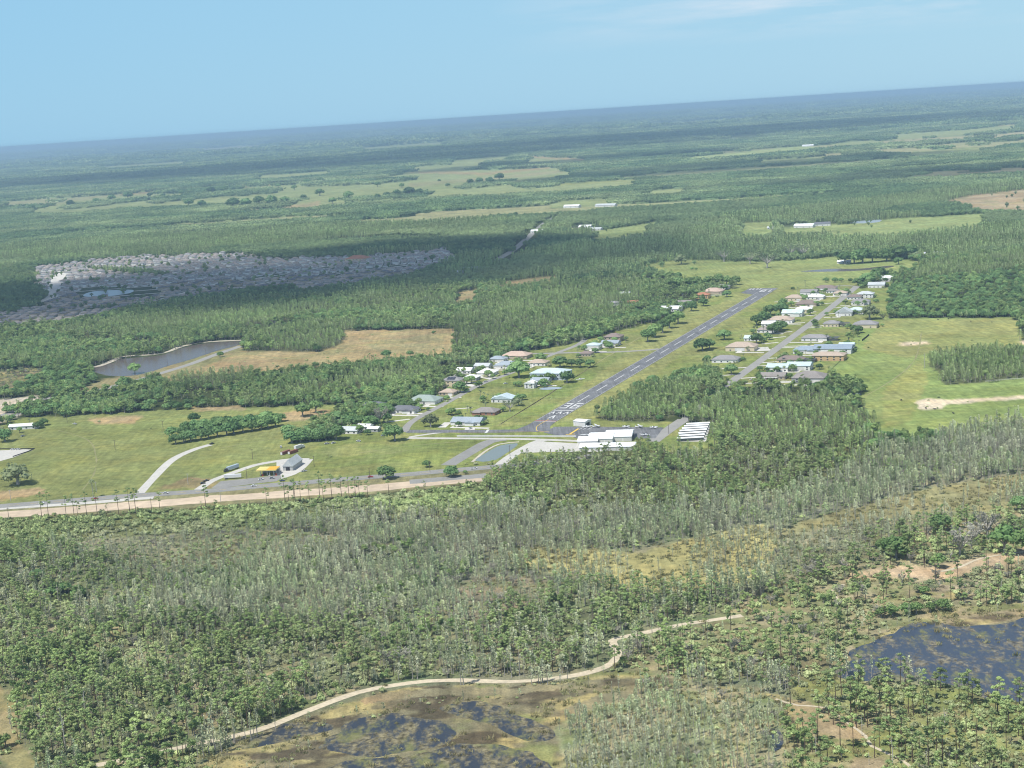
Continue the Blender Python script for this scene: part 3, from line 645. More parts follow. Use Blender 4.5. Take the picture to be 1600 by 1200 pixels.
def roof_geo(b, cx, cy, w, d, z, h, kind, o=.6, mi=0, thick=.22):
    x0, x1, y0, y1 = cx - w / 2 - o, cx + w / 2 + o, cy - d / 2 - o, cy + d / 2 + o
    if kind == 'flat':
        b.box((cx, cy, z + .2), (w + 2 * o, d + 2 * o, .4), 0, mi); return
    base = [(x0, y0, z), (x1, y0, z), (x1, y1, z), (x0, y1, z)]
    up = [(x, y, z + thick) for x, y, _ in base]
    W, D = x1 - x0, y1 - y0
    if kind == 'hip':
        if W >= D: r = [(x0 + D / 2 * .92, cy, z + h), (x1 - D / 2 * .92, cy, z + h)]; f = [(4, 5, 9, 8), (6, 7, 8, 9), (5, 6, 9), (7, 4, 8)]
        else: r = [(cx, y0 + W / 2 * .92, z + h), (cx, y1 - W / 2 * .92, z + h)]; f = [(5, 6, 9, 8), (7, 4, 8, 9), (4, 5, 8), (6, 7, 9)]
    elif kind == 'gable': r = [(x0, cy, z + h), (x1, cy, z + h)]; f = [(4, 5, 9, 8), (6, 7, 8, 9), (5, 6, 9), (7, 4, 8)]
    else: r = [(cx, y0, z + h), (cx, y1, z + h)]; f = [(5, 6, 9, 8), (7, 4, 8, 9), (4, 5, 8), (6, 7, 9)]
    b.add(base + up + r, [(3, 2, 1, 0), (0, 1, 5, 4), (1, 2, 6, 5), (2, 3, 7, 6), (3, 0, 4, 7)] + f, mi)

def house(label, px, py, w, d, h, roof, wall, kind='hip', rot=0.0, wing=None, slope=.42, win=4, garage='front', name='house', cat='house', extra=None, group=None, big_door=False):
    """(px, py): foot of the wall that faces the viewer; w across, d deep, h to the eaves"""
    w *= 1.25; d *= 1.2; h *= 1.08
    x, y = P(px, py); a = -AX + R(rot)
    cx, cy = x - math.sin(a) * d / 2, y + math.cos(a) * d / 2
    root = empty(name, (cx, cy, 0), a); tag(root, label, cat, group)
    wb = MB(); rb = MB(); wb.box((0, 0, h / 2), (w, d, h)); short = min(w, d)
    rise = slope * short / 2 + .3
    roof_geo(rb, 0, 0, w, d, h, rise, kind)
    if wing:
        wx, wy, ww, wd, wk = wing; hh = h - .35
        wb.box((wx, wy, hh / 2), (ww, wd, hh)); roof_geo(rb, wx, wy, ww, wd, hh - .02, slope * min(ww, wd) / 2 + .25, wk, .55)
    wb.build('wall', WM[wall], root); rb.build('roof', RM[roof], root)
    rr = random.Random(hash((px, py)) & 0xffff)
    ww_ = wm_cache.get('w')
    fr = -d / 2 - .04
    if wing and wing[1] - wing[3] / 2 < -d / 2: blocked = (wing[0] - wing[2] / 2 - .4, wing[0] + wing[2] / 2 + .4)
    else: blocked = (1e9, 1e9)
    gx = None
    if garage == 'front':
        gx = (w * .28 if rr.random() < .5 else -w * .28)
        if blocked[0] < gx < blocked[1]: gx = -gx
        g = MB(); g.box((0, 0, 0), (5.0 if not big_door else 9, .12, 2.4 if not big_door else 3.4)); o = g.build('garage_door', M['doorw'], root); o.location = (gx, fr, 1.25 if not big_door else 1.75)
    elif garage == 'hangar':
        g = MB(); g.box((0, 0, 0), (min(12, w * .7), .16, min(h - .6, 4.2))); o = g.build('hangar_door', M['doorw'], root); o.location = (0, fr, min(h - .6, 4.2) / 2 + .05); gx = 0
    for k in range(win):
        wx_ = -w / 2 + w * (k + .5) / win
        if gx is not None and abs(wx_ - gx) < (3.4 if garage == 'front' and not big_door else 6.6): continue
        if blocked[0] < wx_ < blocked[1]: continue
        o = meshobj('window', ww_, root, (wx_, fr, min(h * .55, 1.6) if h < 5 else h * .72))
        if h > 5: meshobj('window', ww_, root, (wx_, fr, 1.6))
    for sx in (-1, 1):
        for q in (-.25, .25): meshobj('window', ww_, root, (sx * (w / 2 + .04), q * d, min(h * .55, 1.6)), sx * math.pi / 2)
    if extra: extra(root, w, d, h, rise)
    if name == 'house' and 1350 < y < 2600 and garage is not None:
        sx = -1 if px > 1230 else 1
        if px < 1000: sx = 1
        q = [(gx - 3, -d / 2 + .2), (gx + 3, -d / 2 + .2), (gx + 3, -d / 2 - 6.5), (sx * (w / 2 + 14), -d / 2 - 7.5), (sx * (w / 2 + 14), -d / 2 - 12.5), (gx - 3, -d / 2 - 12)] if sx > 0 else [(gx + 3, -d / 2 + .2), (gx - 3, -d / 2 + .2), (gx - 3, -d / 2 - 6.5), (-(w / 2 + 14), -d / 2 - 7.5), (-(w / 2 + 14), -d / 2 - 12.5), (gx + 3, -d / 2 - 12)]
        sheet('driveway', [(cx + X * math.cos(a) - Y * math.sin(a), cy + X * math.sin(a) + Y * math.cos(a)) for X, Y in q], .066, M['drive'])
    return root
wm_cache = {}
_m = MB(); _m.box((0, 0, 0), (1.7, .10, 1.35), 0, 0); _m.box((0, 0, .75), (2.0, .16, .14), 0, 1); _m.box((0, 0, -.75), (2.0, .16, .14), 0, 1)
wm_cache['w'] = _m.mesh('window', [M['glass'], M['trim']])

def lanai(root, w, d, h, rise):
    b = MB(); L = w * .55
    for i in range(7):
        x = -L / 2 + i * L / 6
        b.box((x, d / 2 + 3.5, h - .1), (.18, 7, .18)); b.box((x, d / 2 + 6.95, h / 2), (.18, .18, h))
    b.box((0, d / 2 + 3.5, h + .04), (L, 7, .05)); b.build('screen_cage', M['screen'], root)
def side_lanai(root, w, d, h, rise):
    b = MB(); L = 13
    b.box((w / 2 + L / 2 + .1, 0, h - .2), (L, d * .7, .06))
    for i in range(7): b.box((w / 2 + .3 + i * L / 6, -d * .35, h / 2 - .15), (.2, .2, h - .2)); b.box((w / 2 + .3 + i * L / 6, 0, h - .1), (.2, d * .7, .12))
    b.box((w / 2 + L / 2, -d * .34, h * .4), (L, .05, h * .7)); b.build('screen_cage', M['screen'], root)
def solar(root, w, d, h, rise):
    b = MB(); W, D = w + 1.2, d + 1.2; s = math.atan2(rise - .22, D / 2)
    for i in range(3):
        for j in range(2):
            t0 = .22 + .30 * j; yy_ = -D / 2 + D / 2 * t0; zz_ = h + .22 + (rise - .22) * t0
            x = (i - 1) * 3.4; dy = D / 2 * .26; dz = (rise - .22) * .26
            b.add([(x - 1.6, yy_, zz_ + .12), (x + 1.6, yy_, zz_ + .12), (x + 1.6, yy_ + dy, zz_ + dz + .12), (x - 1.6, yy_ + dy, zz_ + dz + .12)], [(0, 1, 2, 3)])
    b.build('solar_panel', M['solar'], root)
def porch(root, w, d, h, rise):
    b = MB()
    for i in range(4): b.box((-w * .2 + i * w * .13, -d / 2 - 2.6, 1.25), (.25, .25, 2.5))
    b.box((0, -d / 2 - 1.45, 2.62), (w * .5, 2.8, .2)); b.build('porch', M['trim'], root)
def chimney(root, w, d, h, rise):
    b = MB(); b.box((w * .12, .5, h + rise + .2), (1.1, 1.1, 2.2)); b.build('chimney', WM['brick'], root)

H = house
# airpark, left of the runway
H('dark grey hip roofed house with white garage, last on the street by the oaks', 627, 646, 24, 14, 3.0, 'darkgrey', 'white', wing=(6, -6, 9, 8, 'gablef'))
H('wide grey green hip roofed house with white walls below the forest edge', 657, 632, 27, 19, 3.2, 'greygreen', 'white', wing=(-9, -8, 9, 8, 'hip'), extra=lanai)
H('two storey tan house with dark solar panels on its roof', 704, 604, 18, 13, 6.2, 'grey', 'cream', 'hip', garage=None, extra=solar)
H('low tan annex house in front of the solar roofed house', 697, 618, 14, 12, 3.0, 'tan', 'tan', garage='front')
H('small white roofed house with grey walls behind the sandy yard', 734, 595, 13, 11, 3.2, 'white', 'greyw', 'hip')
H('white roofed house with bright white walls, lower of the white pair', 758, 587, 17, 13, 3.2, 'white', 'white', wing=(-5, -6, 7, 6, 'hip'))
H('white gabled house against the dark trees, upper of the white pair', 752, 577, 15, 11, 3.4, 'pale', 'white', 'gable')
H('grey roofed house with long white walls below the pink tiled house', 788, 576, 22, 15, 3.4, 'bluegrey', 'white', wing=(6, -7, 8, 7, 'gablef'))
H('large pink tiled house with dark open garages at its right end', 803, 561, 27, 17, 3.6, 'pink', 'tan', wing=(8, -8, 10, 6, 'hip'), big_door=True)
H('huge two storey hangar house with pale blue metal roof', 855, 594, 33, 22, 7.0, 'lightblue', 'blueish', 'hip', win=8, garage=None, slope=.3)
H('small white gabled outbuilding by the lawn pond', 827, 607, 9, 9, 5.0, 'white', 'white', 'gablef', garage=None, win=2)
H('grey gabled house with long low roof in front of the huge hangar house', 843, 600, 16, 10, 3.6, 'bluegrey', 'white', 'gable')
H('modern house with steep pale and dark roof planes and palms', 783, 629, 18, 14, 3.4, 'lightblue', 'white', 'gablef', wing=(-8, 2, 8, 10, 'gable'), garage=None, extra=lanai)
H('low brown roofed house with orange brick walls', 755, 649, 20, 14, 2.9, 'browngrey', 'brick', wing=(-7, -6, 8, 7, 'hip'), garage=None)
H('blue grey gabled house with two gables beside the taxiway', 727, 665, 25, 14, 3.1, 'bluegrey', 'white', 'gable', wing=(5, -7, 9, 7, 'gablef'))
H('small brown roofed house near the runway cross road', 914, 557, 12, 10, 3.2, 'brown', 'tan', garage=None)
H('white hangar with pale blue roof on the cross road', 925, 547, 14, 13, 5.4, 'lightblue', 'white', 'hip', garage='hangar', slope=.3)
H('white house with grey gabled roof right of the white hangar', 952, 541, 18, 12, 3.4, 'bluegrey', 'white', 'gable', wing=(5, -5, 7, 7, 'gablef'))
H('tall brown tiled house with tan walls and chimney above the hangar', 956, 534, 18, 15, 5.6, 'brown', 'tan', 'hip', garage=None, extra=chimney)
H('dark grey hip roofed house half hidden by oaks at the end of the woods', 580, 640, 22, 14, 3.2, 'darkgrey', 'white', garage=None)
H('long white roofed farmhouse under the pasture oaks', 540, 678, 20, 11, 3.0, 'pale', 'white', 'gable', garage=None)
H('white metal roofed shed behind the farmhouse', 567, 672, 11, 8, 3.0, 'white', 'white', 'gable', garage=None, win=2)
H('bright white carport roof right of the farmhouse', 582, 675, 9, 7, 2.8, 'white', 'greyw', 'gable', garage=None, win=2)
H('long white roofed building at the left edge of the pasture', 36, 671, 24, 8, 3.2, 'white', 'white', 'gable', garage=None, rot=22)
# beyond the runway, left
H('salmon tiled house with tan walls left of the far runway end', 1112, 460, 25, 18, 4.2, 'pink', 'tan', wing=(8, -8, 9, 7, 'hip'))
H('orange brown two storey house below the salmon tiled house', 1096, 467, 17, 13, 5.4, 'rust', 'orange', garage=None)
H('grey brown roofed house among trees left of the runway', 1066, 477, 20, 12, 3.4, 'browngrey', 'greyw', 'gable', garage=None)
H('white roofed house half hidden by trees left of the runway', 1047, 487, 24, 14, 3.6, 'white', 'white', 'gable', wing=(-8, -7, 8, 7, 'gablef'), garage=None)
# airpark, between runway and street
H('grey roofed house behind the oak and cypress trees', 1132, 567, 24, 15, 3.4, 'grey', 'white', garage=None)
H('large tan hip roofed house with cream hangar wall', 1156, 549, 28, 19, 4.6, 'tan', 'cream', win=3, garage='hangar')
H('small teal roofed house under dark trees', 1174, 533, 15, 12, 3.2, 'teal', 'white', 'gable', garage=None)
H('grey roofed house hidden behind a clump of trees', 1196, 520, 18, 14, 3.4, 'shingle', 'white')
H('tan hip roofed house with white end gable', 1218, 505, 27, 17, 3.8, 'tan', 'white', wing=(9, -8, 9, 7, 'gablef'))
H('pale teal roofed hangar house with white gable front', 1237, 495, 22, 16, 4.6, 'teal', 'white', 'gable', wing=(7, -8, 8, 7, 'gablef'))
H('dark brown tiled house with hip roof by the street', 1259, 479, 24, 16, 3.6, 'brown', 'tan', wing=(-6, -7, 8, 7, 'hip'))
H('cream roofed house left of the brown tiled house', 1240, 470, 20, 15, 4.0, 'tan', 'cream')
H('grey and white house behind the cream roofed house', 1263, 461, 20, 14, 3.8, 'grey', 'white', 'gable')
H('white roofed house near the top of the street', 1273, 468, 20, 14, 3.6, 'white', 'white')
H('brown roofed house with white porch at the top of the street', 1289, 455, 26, 16, 4.0, 'brown', 'white', extra=porch)
H('low brown house beside the last street trees', 1300, 458, 14, 10, 3.2, 'browngrey', 'white', garage=None)
# airpark, right of the street
H('brown grey hip roofed hangar with grey walls nearest the forest', 1262, 599, 27, 22, 5.0, 'browngrey', 'greyw', win=3, garage='front', big_door=True)
H('low brown gabled house left of the nearest hangar', 1205, 593, 23, 13, 3.0, 'browngrey', 'tan', 'gable', extra=porch)
H('pale blue metal roofed hangar, left one of the pair', 1214, 581, 19, 16, 4.4, 'lightblue', 'white', 'gable', garage=None, slope=.3)
H('pale blue metal roofed hangar, right one of the pair', 1247, 579, 21, 16, 4.8, 'lightblue', 'white', 'gable', garage='hangar', slope=.3)
H('brown tiled house with screened cage behind the metal hangars', 1234, 567, 24, 14, 3.2, 'brown', 'cream', garage=None, extra=side_lanai)
H('hangar with cream orange walls and tan hip roof', 1293, 564, 29, 17, 5.4, 'tan', 'orange', win=5, garage=None, slope=.3)
H('white house with sky blue metal roof facing the street', 1259, 553, 24, 15, 3.8, 'blue', 'white', 'hip', wing=(6, -7, 8, 6, 'gablef'), garage=None)
H('big hangar with dark blue metal roof and white walls', 1300, 553, 35, 20, 5.4, 'blue', 'white', 'gable', garage='hangar', slope=.3)
H('grey hip roofed house with a dark screen cage on its right', 1272, 533, 25, 14, 3.4, 'grey', 'white', extra=side_lanai)
H('cream walled house with grey roof beside its screened pool', 1298, 511, 16, 13, 4.0, 'grey', 'cream', garage=None, extra=side_lanai)
H('cream walled hangar with grey hip roof next to the pasture', 1351, 513, 24, 16, 4.4, 'grey', 'cream', garage=None, win=2)
H('white house with tall pointed front gable', 1318, 494, 17, 13, 4.4, 'pale', 'white', 'gablef', garage='front', slope=.8)
H('white house with pale blue hip roof beside the bare brown tree', 1337, 491, 17, 14, 4.8, 'lightblue', 'white', garage=None)
H('grey roofed white house above the pale blue hip roof', 1344, 476, 20, 13, 3.8, 'grey', 'white')
H('white two storey house half hidden by the oak woods', 1351, 466, 19, 14, 5.4, 'pale', 'white', 'hip', garage=None)
H('white gabled house before the top of the oak woods', 1369, 450, 20, 13, 4.6, 'pale', 'white', 'gable', garage=None)
H('white roofed house at the very end of the street by the woods', 1382, 440, 24, 14, 4.6, 'white', 'white', 'hip', garage=None)
H('white gabled house at the foot of the woods behind the solar roofed house', 724, 584, 15, 11, 3.4, 'white', 'white', 'gable')
H('grey roofed white house between the pink tiled house and the woods', 775, 566, 16, 12, 3.4, 'bluegrey', 'white')
H('small white guest house behind the tan house with white gable', 1200, 510, 14, 11, 3.4, 'white', 'white', 'gable', garage=None)
H('white roofed house with cream walls across from the pointed gable house', 1254, 488, 18, 13, 3.6, 'white', 'cream', garage=None)
H('tan roofed white house between the street top and the white porch house', 1312, 462, 16, 12, 3.4, 'tan', 'white')
H('brown tiled house right of the street below the two storey white house', 1334, 468, 16, 12, 3.4, 'brown', 'white', garage=None)
H('pale blue roofed shed behind the dark blue hangar', 1322, 545, 14, 11, 3.4, 'lightblue', 'white', 'gable', garage=None)
H('tan hip roofed house set back behind the huge hangar house', 838, 572, 18, 13, 3.4, 'tan', 'white', garage=None)
H('grey hip roofed house above the salmon tiled house', 1128, 452, 17, 12, 3.6, 'grey', 'white', garage=None)
# lone buildings further out
FAR = [('white farm building with grey roof beside the far pasture pond', 1318, 412, 30, 16, 4, 'white'), ('white barn under trees at the edge of the far pasture', 1434, 400, 34, 14, 5, 'pale'), ('pale shed right of the barn at the far pasture', 1466, 398, 26, 12, 4, 'white'),
       ('long white roofed stable at the distant farm', 1255, 356, 60, 24, 6, 'white'), ('dark roofed barn right of the distant stable', 1285, 353, 48, 22, 6, 'darkgrey'), ('pale shed left of the distant farm', 1206, 358, 30, 16, 4, 'pale'),
       ('white commercial building left of the far highway bend', 913, 357, 46, 22, 6, 'white'), ('tan commercial building in front of the far depot', 900, 361, 40, 20, 5, 'tan'), ('grey depot building right of the far commercial yard', 930, 360, 40, 18, 5, 'pale'),
       ('white store by the far highway crossing', 838, 364, 40, 20, 6, 'white'), ('long white warehouse above the far highway', 892, 325, 70, 25, 7, 'white'), ('pale warehouse right of the long white warehouse', 945, 323, 90, 25, 6, 'pale'),
       ('white house in the woods beside the far field', 727, 424, 34, 18, 5, 'white'), ('pale house right of the white house in the woods', 741, 422, 26, 14, 5, 'pale'), ('white church like building in the shaded woods', 713, 428, 26, 14, 5, 'white'),
       ('white roofed building on the far green field', 1262, 229, 90, 30, 8, 'white'), ('bright roofs far out on the horizon plain', 1260, 172, 180, 60, 10, 'white'), ('lone white building far out below the horizon', 1411, 156, 150, 50, 10, 'white'), ('pale building on the distant pasture edge', 1030, 236, 90, 30, 8, 'pale'),
       ('small white house in the woods left of the runway', 975, 463, 14, 9, 4, 'white'), ('red roofed house in the woods left of the runway', 990, 477, 12, 10, 4, 'rust'), ('grey house in the woods left of the red roofed house', 962, 478, 14, 9, 4, 'grey')]
for lb, px, py, w, d, h, rf in FAR:
    if w > 24: w, d, h = w * .6, d * .7, h * .7
    H(lb, px, py, w, d, h, rf, 'white', 'gable', rot=random.uniform(-10, 25), garage=None, win=3, name='farm_building' if w > 24 else 'house', cat='farm building' if w > 24 else 'house')
H('clubhouse with orange roof at the edge of the estate', 555, 409, 40, 26, 6, 'rust', 'cream', 'hip', garage=None, win=6, name='clubhouse', cat='clubhouse')

# ------------------------------------------------------------------ the dense housing estate
def tract_meshes():
    out = []
    for k, (w, d, h, rf, wl) in enumerate([(13, 17, 3.2, 'shingle', 'white'), (14, 16, 5.8, 'tiledark', 'tan'), (12.5, 18, 3.2, 'estbrown', 'cream'), (14, 17, 3.4, 'shingle', 'greyw')]):
        wb = MB(); rb = MB(); wb.box((0, 0, h / 2), (w, d, h)); wb.box((2.5, -d / 2 - 2, h / 2 - .3), (6.5, 5, h - .6))
        roof_geo(rb, 0, 0, w, d, h, w * .19, 'hip', .4); roof_geo(rb, 2.5, -d / 2 - 2, 6.5, 5, h - .62, 2.0, 'gablef', .5)
        out.append((wb.mesh('tract_wall', [WM[wl]]), rb.mesh('tract_roof', [RM[rf]])))
    return out
TM = tract_meshes()
_lots = []
dd = 0
e_u = np.array([.995, .10]); e_v = np.array([-.10, .995])
base = np.array(P(330, 450))
for i in range(-40, 60):
    for j in range(-70, 75):
        q = base + e_v * (i * 38 - (9 if i % 2 else 0)) + e_u * (j * 17.5 + 40 * math.sin(i * .21)) + rng.normal(0, .8, 2)
        px, py, dpt = proj(*q)
        if not (-20 < px < 760 and 385 < py < 520): continue
        if zmap[int(np.clip(py, 0, 1199)), int(np.clip(px, 0, 1599))] != ZN['town']: continue
        if 120 < px < 250 and 449 < py < 466: continue
        if 424 < py < 474 and abs(px - np.interp(py, [426, 440, 455, 470], [98, 86, 83, 75])) < 11: continue
        if 250 < px < 520 and abs(py - np.interp(px, [250, 330, 420, 520], [468, 447, 432, 418])) < 1.7: continue
        if 330 < px < 640 and abs(py - np.interp(px, [330, 430, 560, 640], [458, 440, 424, 414])) < 1.7: continue
        if abs(px - 210) < 300 and vnoise(q[0], q[1], 120, 3) > .90: continue
        _lots.append((dpt, px, py, q, i))
_lots.sort(key=lambda t: t[0])
n_show = 0; rest = []
for dpt, px, py, q, i in _lots:
    k = int(_hash(np.array(q[0] * 3), np.array(q[1] * 3), 4) * 4) % 4
    a = R(-5) + (math.pi if i % 2 else 0)
    if n_show < 300 and 0 <= px < 720:
        r = empty('tract_house', (q[0], q[1], 0), a)
        if py > 470: lb, g = 'grey roofed tract house in the nearest shaded rows of the dense estate', 'tract houses in the nearest estate rows'
        elif px < 130: lb, g = 'grey roofed tract house at the left end of the dense estate', 'tract houses at the left end of the estate'
        elif px < 420: lb, g = 'grey roofed tract house in the shaded middle rows behind the estate pond', 'tract houses behind the estate pond'
        else: lb, g = 'grey roofed tract house in the right hand half of the dense estate', 'tract houses in the right half of the estate'
        tag(r, lb, 'tract house', g)
        meshobj('wall', TM[k][0], r); meshobj('roof', TM[k][1], r); n_show += 1
    else: rest.append((q, a, k))
b = MB()
for q, a, k in rest:
    ca, sa = math.cos(a), math.sin(a)
    for me, mi in ((TM[k][0], 0), (TM[k][1], 1 + k)):
        b.add([(q[0] + v.co.x * ca - v.co.y * sa, q[1] + v.co.x * sa + v.co.y * ca, v.co.z) for v in me.vertices], [tuple(p.vertices) for p in me.polygons], mi)
o = b.build('housing_estate', [WM['white'], RM['shingle'], RM['grey'], RM['browngrey'], RM['shingle']])
tag(o, 'far rows of grey roofed houses of the dense estate running into the distance', 'housing estate', kind='stuff')
# estate streets
b = MB()
for dpt, px, py, q, i in _lots:
    a = R(-5) + (math.pi if i % 2 else 0); ca, sa = math.cos(a), math.sin(a)
    hh_ = float(_hash(np.array(q[0] * 5), np.array(q[1] * 5), 9))
    if hh_ < .25: continue
    b.add([(q[0] + X * ca - Y * sa, q[1] + X * sa + Y * ca, .12) for X, Y in ((0, -24), (6, -24), (6, -13.6), (0, -13.6))], [(0, 1, 2, 3)])
for i in range(-40, 60, 2):
    for j in range(-70, 75):
        q = base + e_v * (i * 38 - 23.5) + e_u * (j * 17.5 + 40 * math.sin(i * .21)); px, py, dpt = proj(*q)
        if not (-20 < px < 760 and 385 < py < 520) or zmap[int(np.clip(py, 0, 1199)), int(np.clip(px, 0, 1599))] != ZN['town']: continue
        ca, sa = math.cos(R(5.7)), math.sin(R(5.7))
        b.add([(q[0] + X * ca - Y * sa, q[1] + X * sa + Y * ca, .10) for X, Y in ((-9, -4.5), (9, -4.5), (9, 4.5), (-9, 4.5))], [(0, 1, 2, 3)])
o = b.build('estate_driveways', M['drive']); o['kind'] = 'structure'
for pts, w in (([(75, 470), (83, 455), (86, 440), (98, 426)], 22), ([(250, 468), (330, 447), (420, 432), (520, 418)], 9), ([(330, 458), (430, 440), (560, 424), (640, 414)], 9), ([(60, 489), (160, 478), (230, 468)], 8), ([(110, 425), (240, 418), (380, 408)], 8)):
    road('estate_street', pts, w * 1.3, .13, M['drive'], label='pale street through the dense estate')

# ------------------------------------------------------------------ airfield buildings
def hangar(label, px, py, w, d, h, rot=0, roof='white', bays=3):
    x, y = P(px, py); a = -AX + R(rot)
    root = empty('hangar', (x - math.sin(a) * d / 2, y + math.cos(a) * d / 2, 0), a); tag(root, label, 'hangar')
    b = MB(); b.box((0, 0, h / 2), (w, d, h)); b.build('wall', WM['white'], root)
    b = MB(); roof_geo(b, 0, 0, w, d, h, d * .09 + .3, 'gable', .5)
    k = int(w / 3)
    for i in range(k + 1):                                     # raised seams of the metal sheets
        xx_ = -w / 2 + i * w / k; D = d / 2 + .5; r_ = d * .09 + .3
        for sg in (-1, 1): b.add([(xx_ - .08, sg * D, h + .30), (xx_ + .08, sg * D, h + .30), (xx_ + .08, 0, h + r_ + .08), (xx_ - .08, 0, h + r_ + .08)], [(0, 1, 2, 3) if sg < 0 else (3, 2, 1, 0)])
    b.build('roof', RM[roof], root)
    for i in range(bays):
        g = MB(); g.box((0, 0, 0), (w / bays * .8, .14, h * .75)); o = g.build('hangar_door', M['doorw'], root); o.location = (-w / 2 + w * (i + .5) / bays, -d / 2 - .06, h * .375 + .03)
    g = MB(); g.box((0, 0, 0), (.14, d * .5, h * .7)); o = g.build('side_door', M['dark'], root); o.location = (w / 2 + .05, 0, h * .35 + .03)
    return root
hangar('large white roofed hangar beside the apron, right of the hangar row', 966, 690, 24, 30, 4.4, 12)
hangar('white roofed hangar in the middle of the hangar row', 938, 693, 22, 28, 4.2, 12)
hangar('white roofed hangar at the left end of the hangar row', 918, 696, 18, 22, 3.8, 12)
hangar('low white roofed shed behind the hangar row by the trees', 930, 705, 28, 18, 3.4, 12)
hangar('white roofed shed at the near side of the big hangar', 972, 704, 22, 18, 3.4, 12)
hangar('small white hangar beside the runway end', 905, 666, 13, 11, 4.5, -15, bays=1)
sheet('shed_yard', [P(*q) for q in [(1062, 690), (1103, 690), (1110, 664), (1080, 664)]], .06, M['concrete'])
for i, (x, y, w) in enumerate([(1079, 688.5, 24), (1080.5, 684.5, 24), (1082, 680.5, 25), (1083.5, 676.5, 25), (1086, 672.8, 24), (1088.5, 669.2, 23), (1091, 666, 22)]):
    X, Y = P(x, y); a = R(-2)
    root = empty('storage_shed', (X, Y, 0), a)
    tag(root, ['nearest', 'second', 'third', 'fourth', 'fifth', 'sixth', 'farthest'][i] + ' of the seven narrow white aircraft sheds by the woods' if i in (0, 6) else ['', 'second', 'third', 'middle', 'fifth', 'sixth'][i] + ' narrow white aircraft shed in the row by the woods', 'storage shed', 'rows of white aircraft sheds')
    b = MB(); b.box((0, 1.6, 1.5), (w, .2, 3.0))
    for k in range(9): b.box((-w / 2 + .1 + k * (w - .2) / 8, -1.5, 1.35), (.2, .2, 2.7))
    b.build('wall', WM['greyw'], root)
    b = MB(); b.add([(-w / 2, -2.1, 2.7), (w / 2, -2.1, 2.7), (w / 2, 2, 3.1), (-w / 2, 2, 3.1), (-w / 2, -2.1, 2.9), (w / 2, -2.1, 2.9), (w / 2, 2, 3.3), (-w / 2, 2, 3.3)], [(3, 2, 1, 0), (4, 5, 6, 7), (0, 1, 5, 4), (1, 2, 6, 5), (2, 3, 7, 6), (3, 0, 4, 7)]); b.build('roof', RM['white'], root)
# filling station
x, y = P(418, 744); g = empty('filling_station', (x, y + 6, 0), R(-8)); tag(g, 'filling station canopy with yellow roof beside the highway', 'filling station')
b = MB(); b.box((0, 0, 5.3), (18, 13, .9)); b.build('canopy', simple('yellow_canopy', (.78, .62, .22), .6, .08, .5), g)
b = MB(); b.box((4.6, 0, 5.80), (8.6, 12.6, .08)); b.build('canopy_panel', simple('orange_canopy', (.78, .42, .05), .6, .08, .5), g)
b = MB()
for i in (-6, 0, 6):
    for j in (-3.5, 3.5): b.box((i, j, 2.45), (.5, .5, 4.85))
b.build('column', M['trim'], g)
for i in (-6, 0, 6):
    b = MB(); b.box((0, 0, .9), (.9, .6, 1.8)); b.box((0, 0, .08), (1.6, 4, .15)); o = b.build('fuel_pump', M['redpaint'] if i else M['trim'], g); o.location = (i + 2, -3.5, 0)
b = MB(); b.box((0, 9.5, 1.7), (15, 5, 3.4)); b.build('shop', WM['greyw'], g)
x, y = P(455, 735); r = empty('metal_building', (x, y + 12, 0), R(-12)); tag(r, 'tall pale metal barn with steep roof behind the filling station', 'metal building')
b = MB(); b.box((0, 0, 2), (9, 26, 4)); b.build('wall', WM['greyw'], r); b = MB(); roof_geo(b, 0, 0, 9, 26, 4, 5.5, 'gablef', .5); b.build('roof', RM['pale'], r)
b = MB(); b.box((0, 0, 0), (3.6, .14, 3.2)); o = b.build('door', M['dark'], r); o.location = (0, -13.06, 1.65)

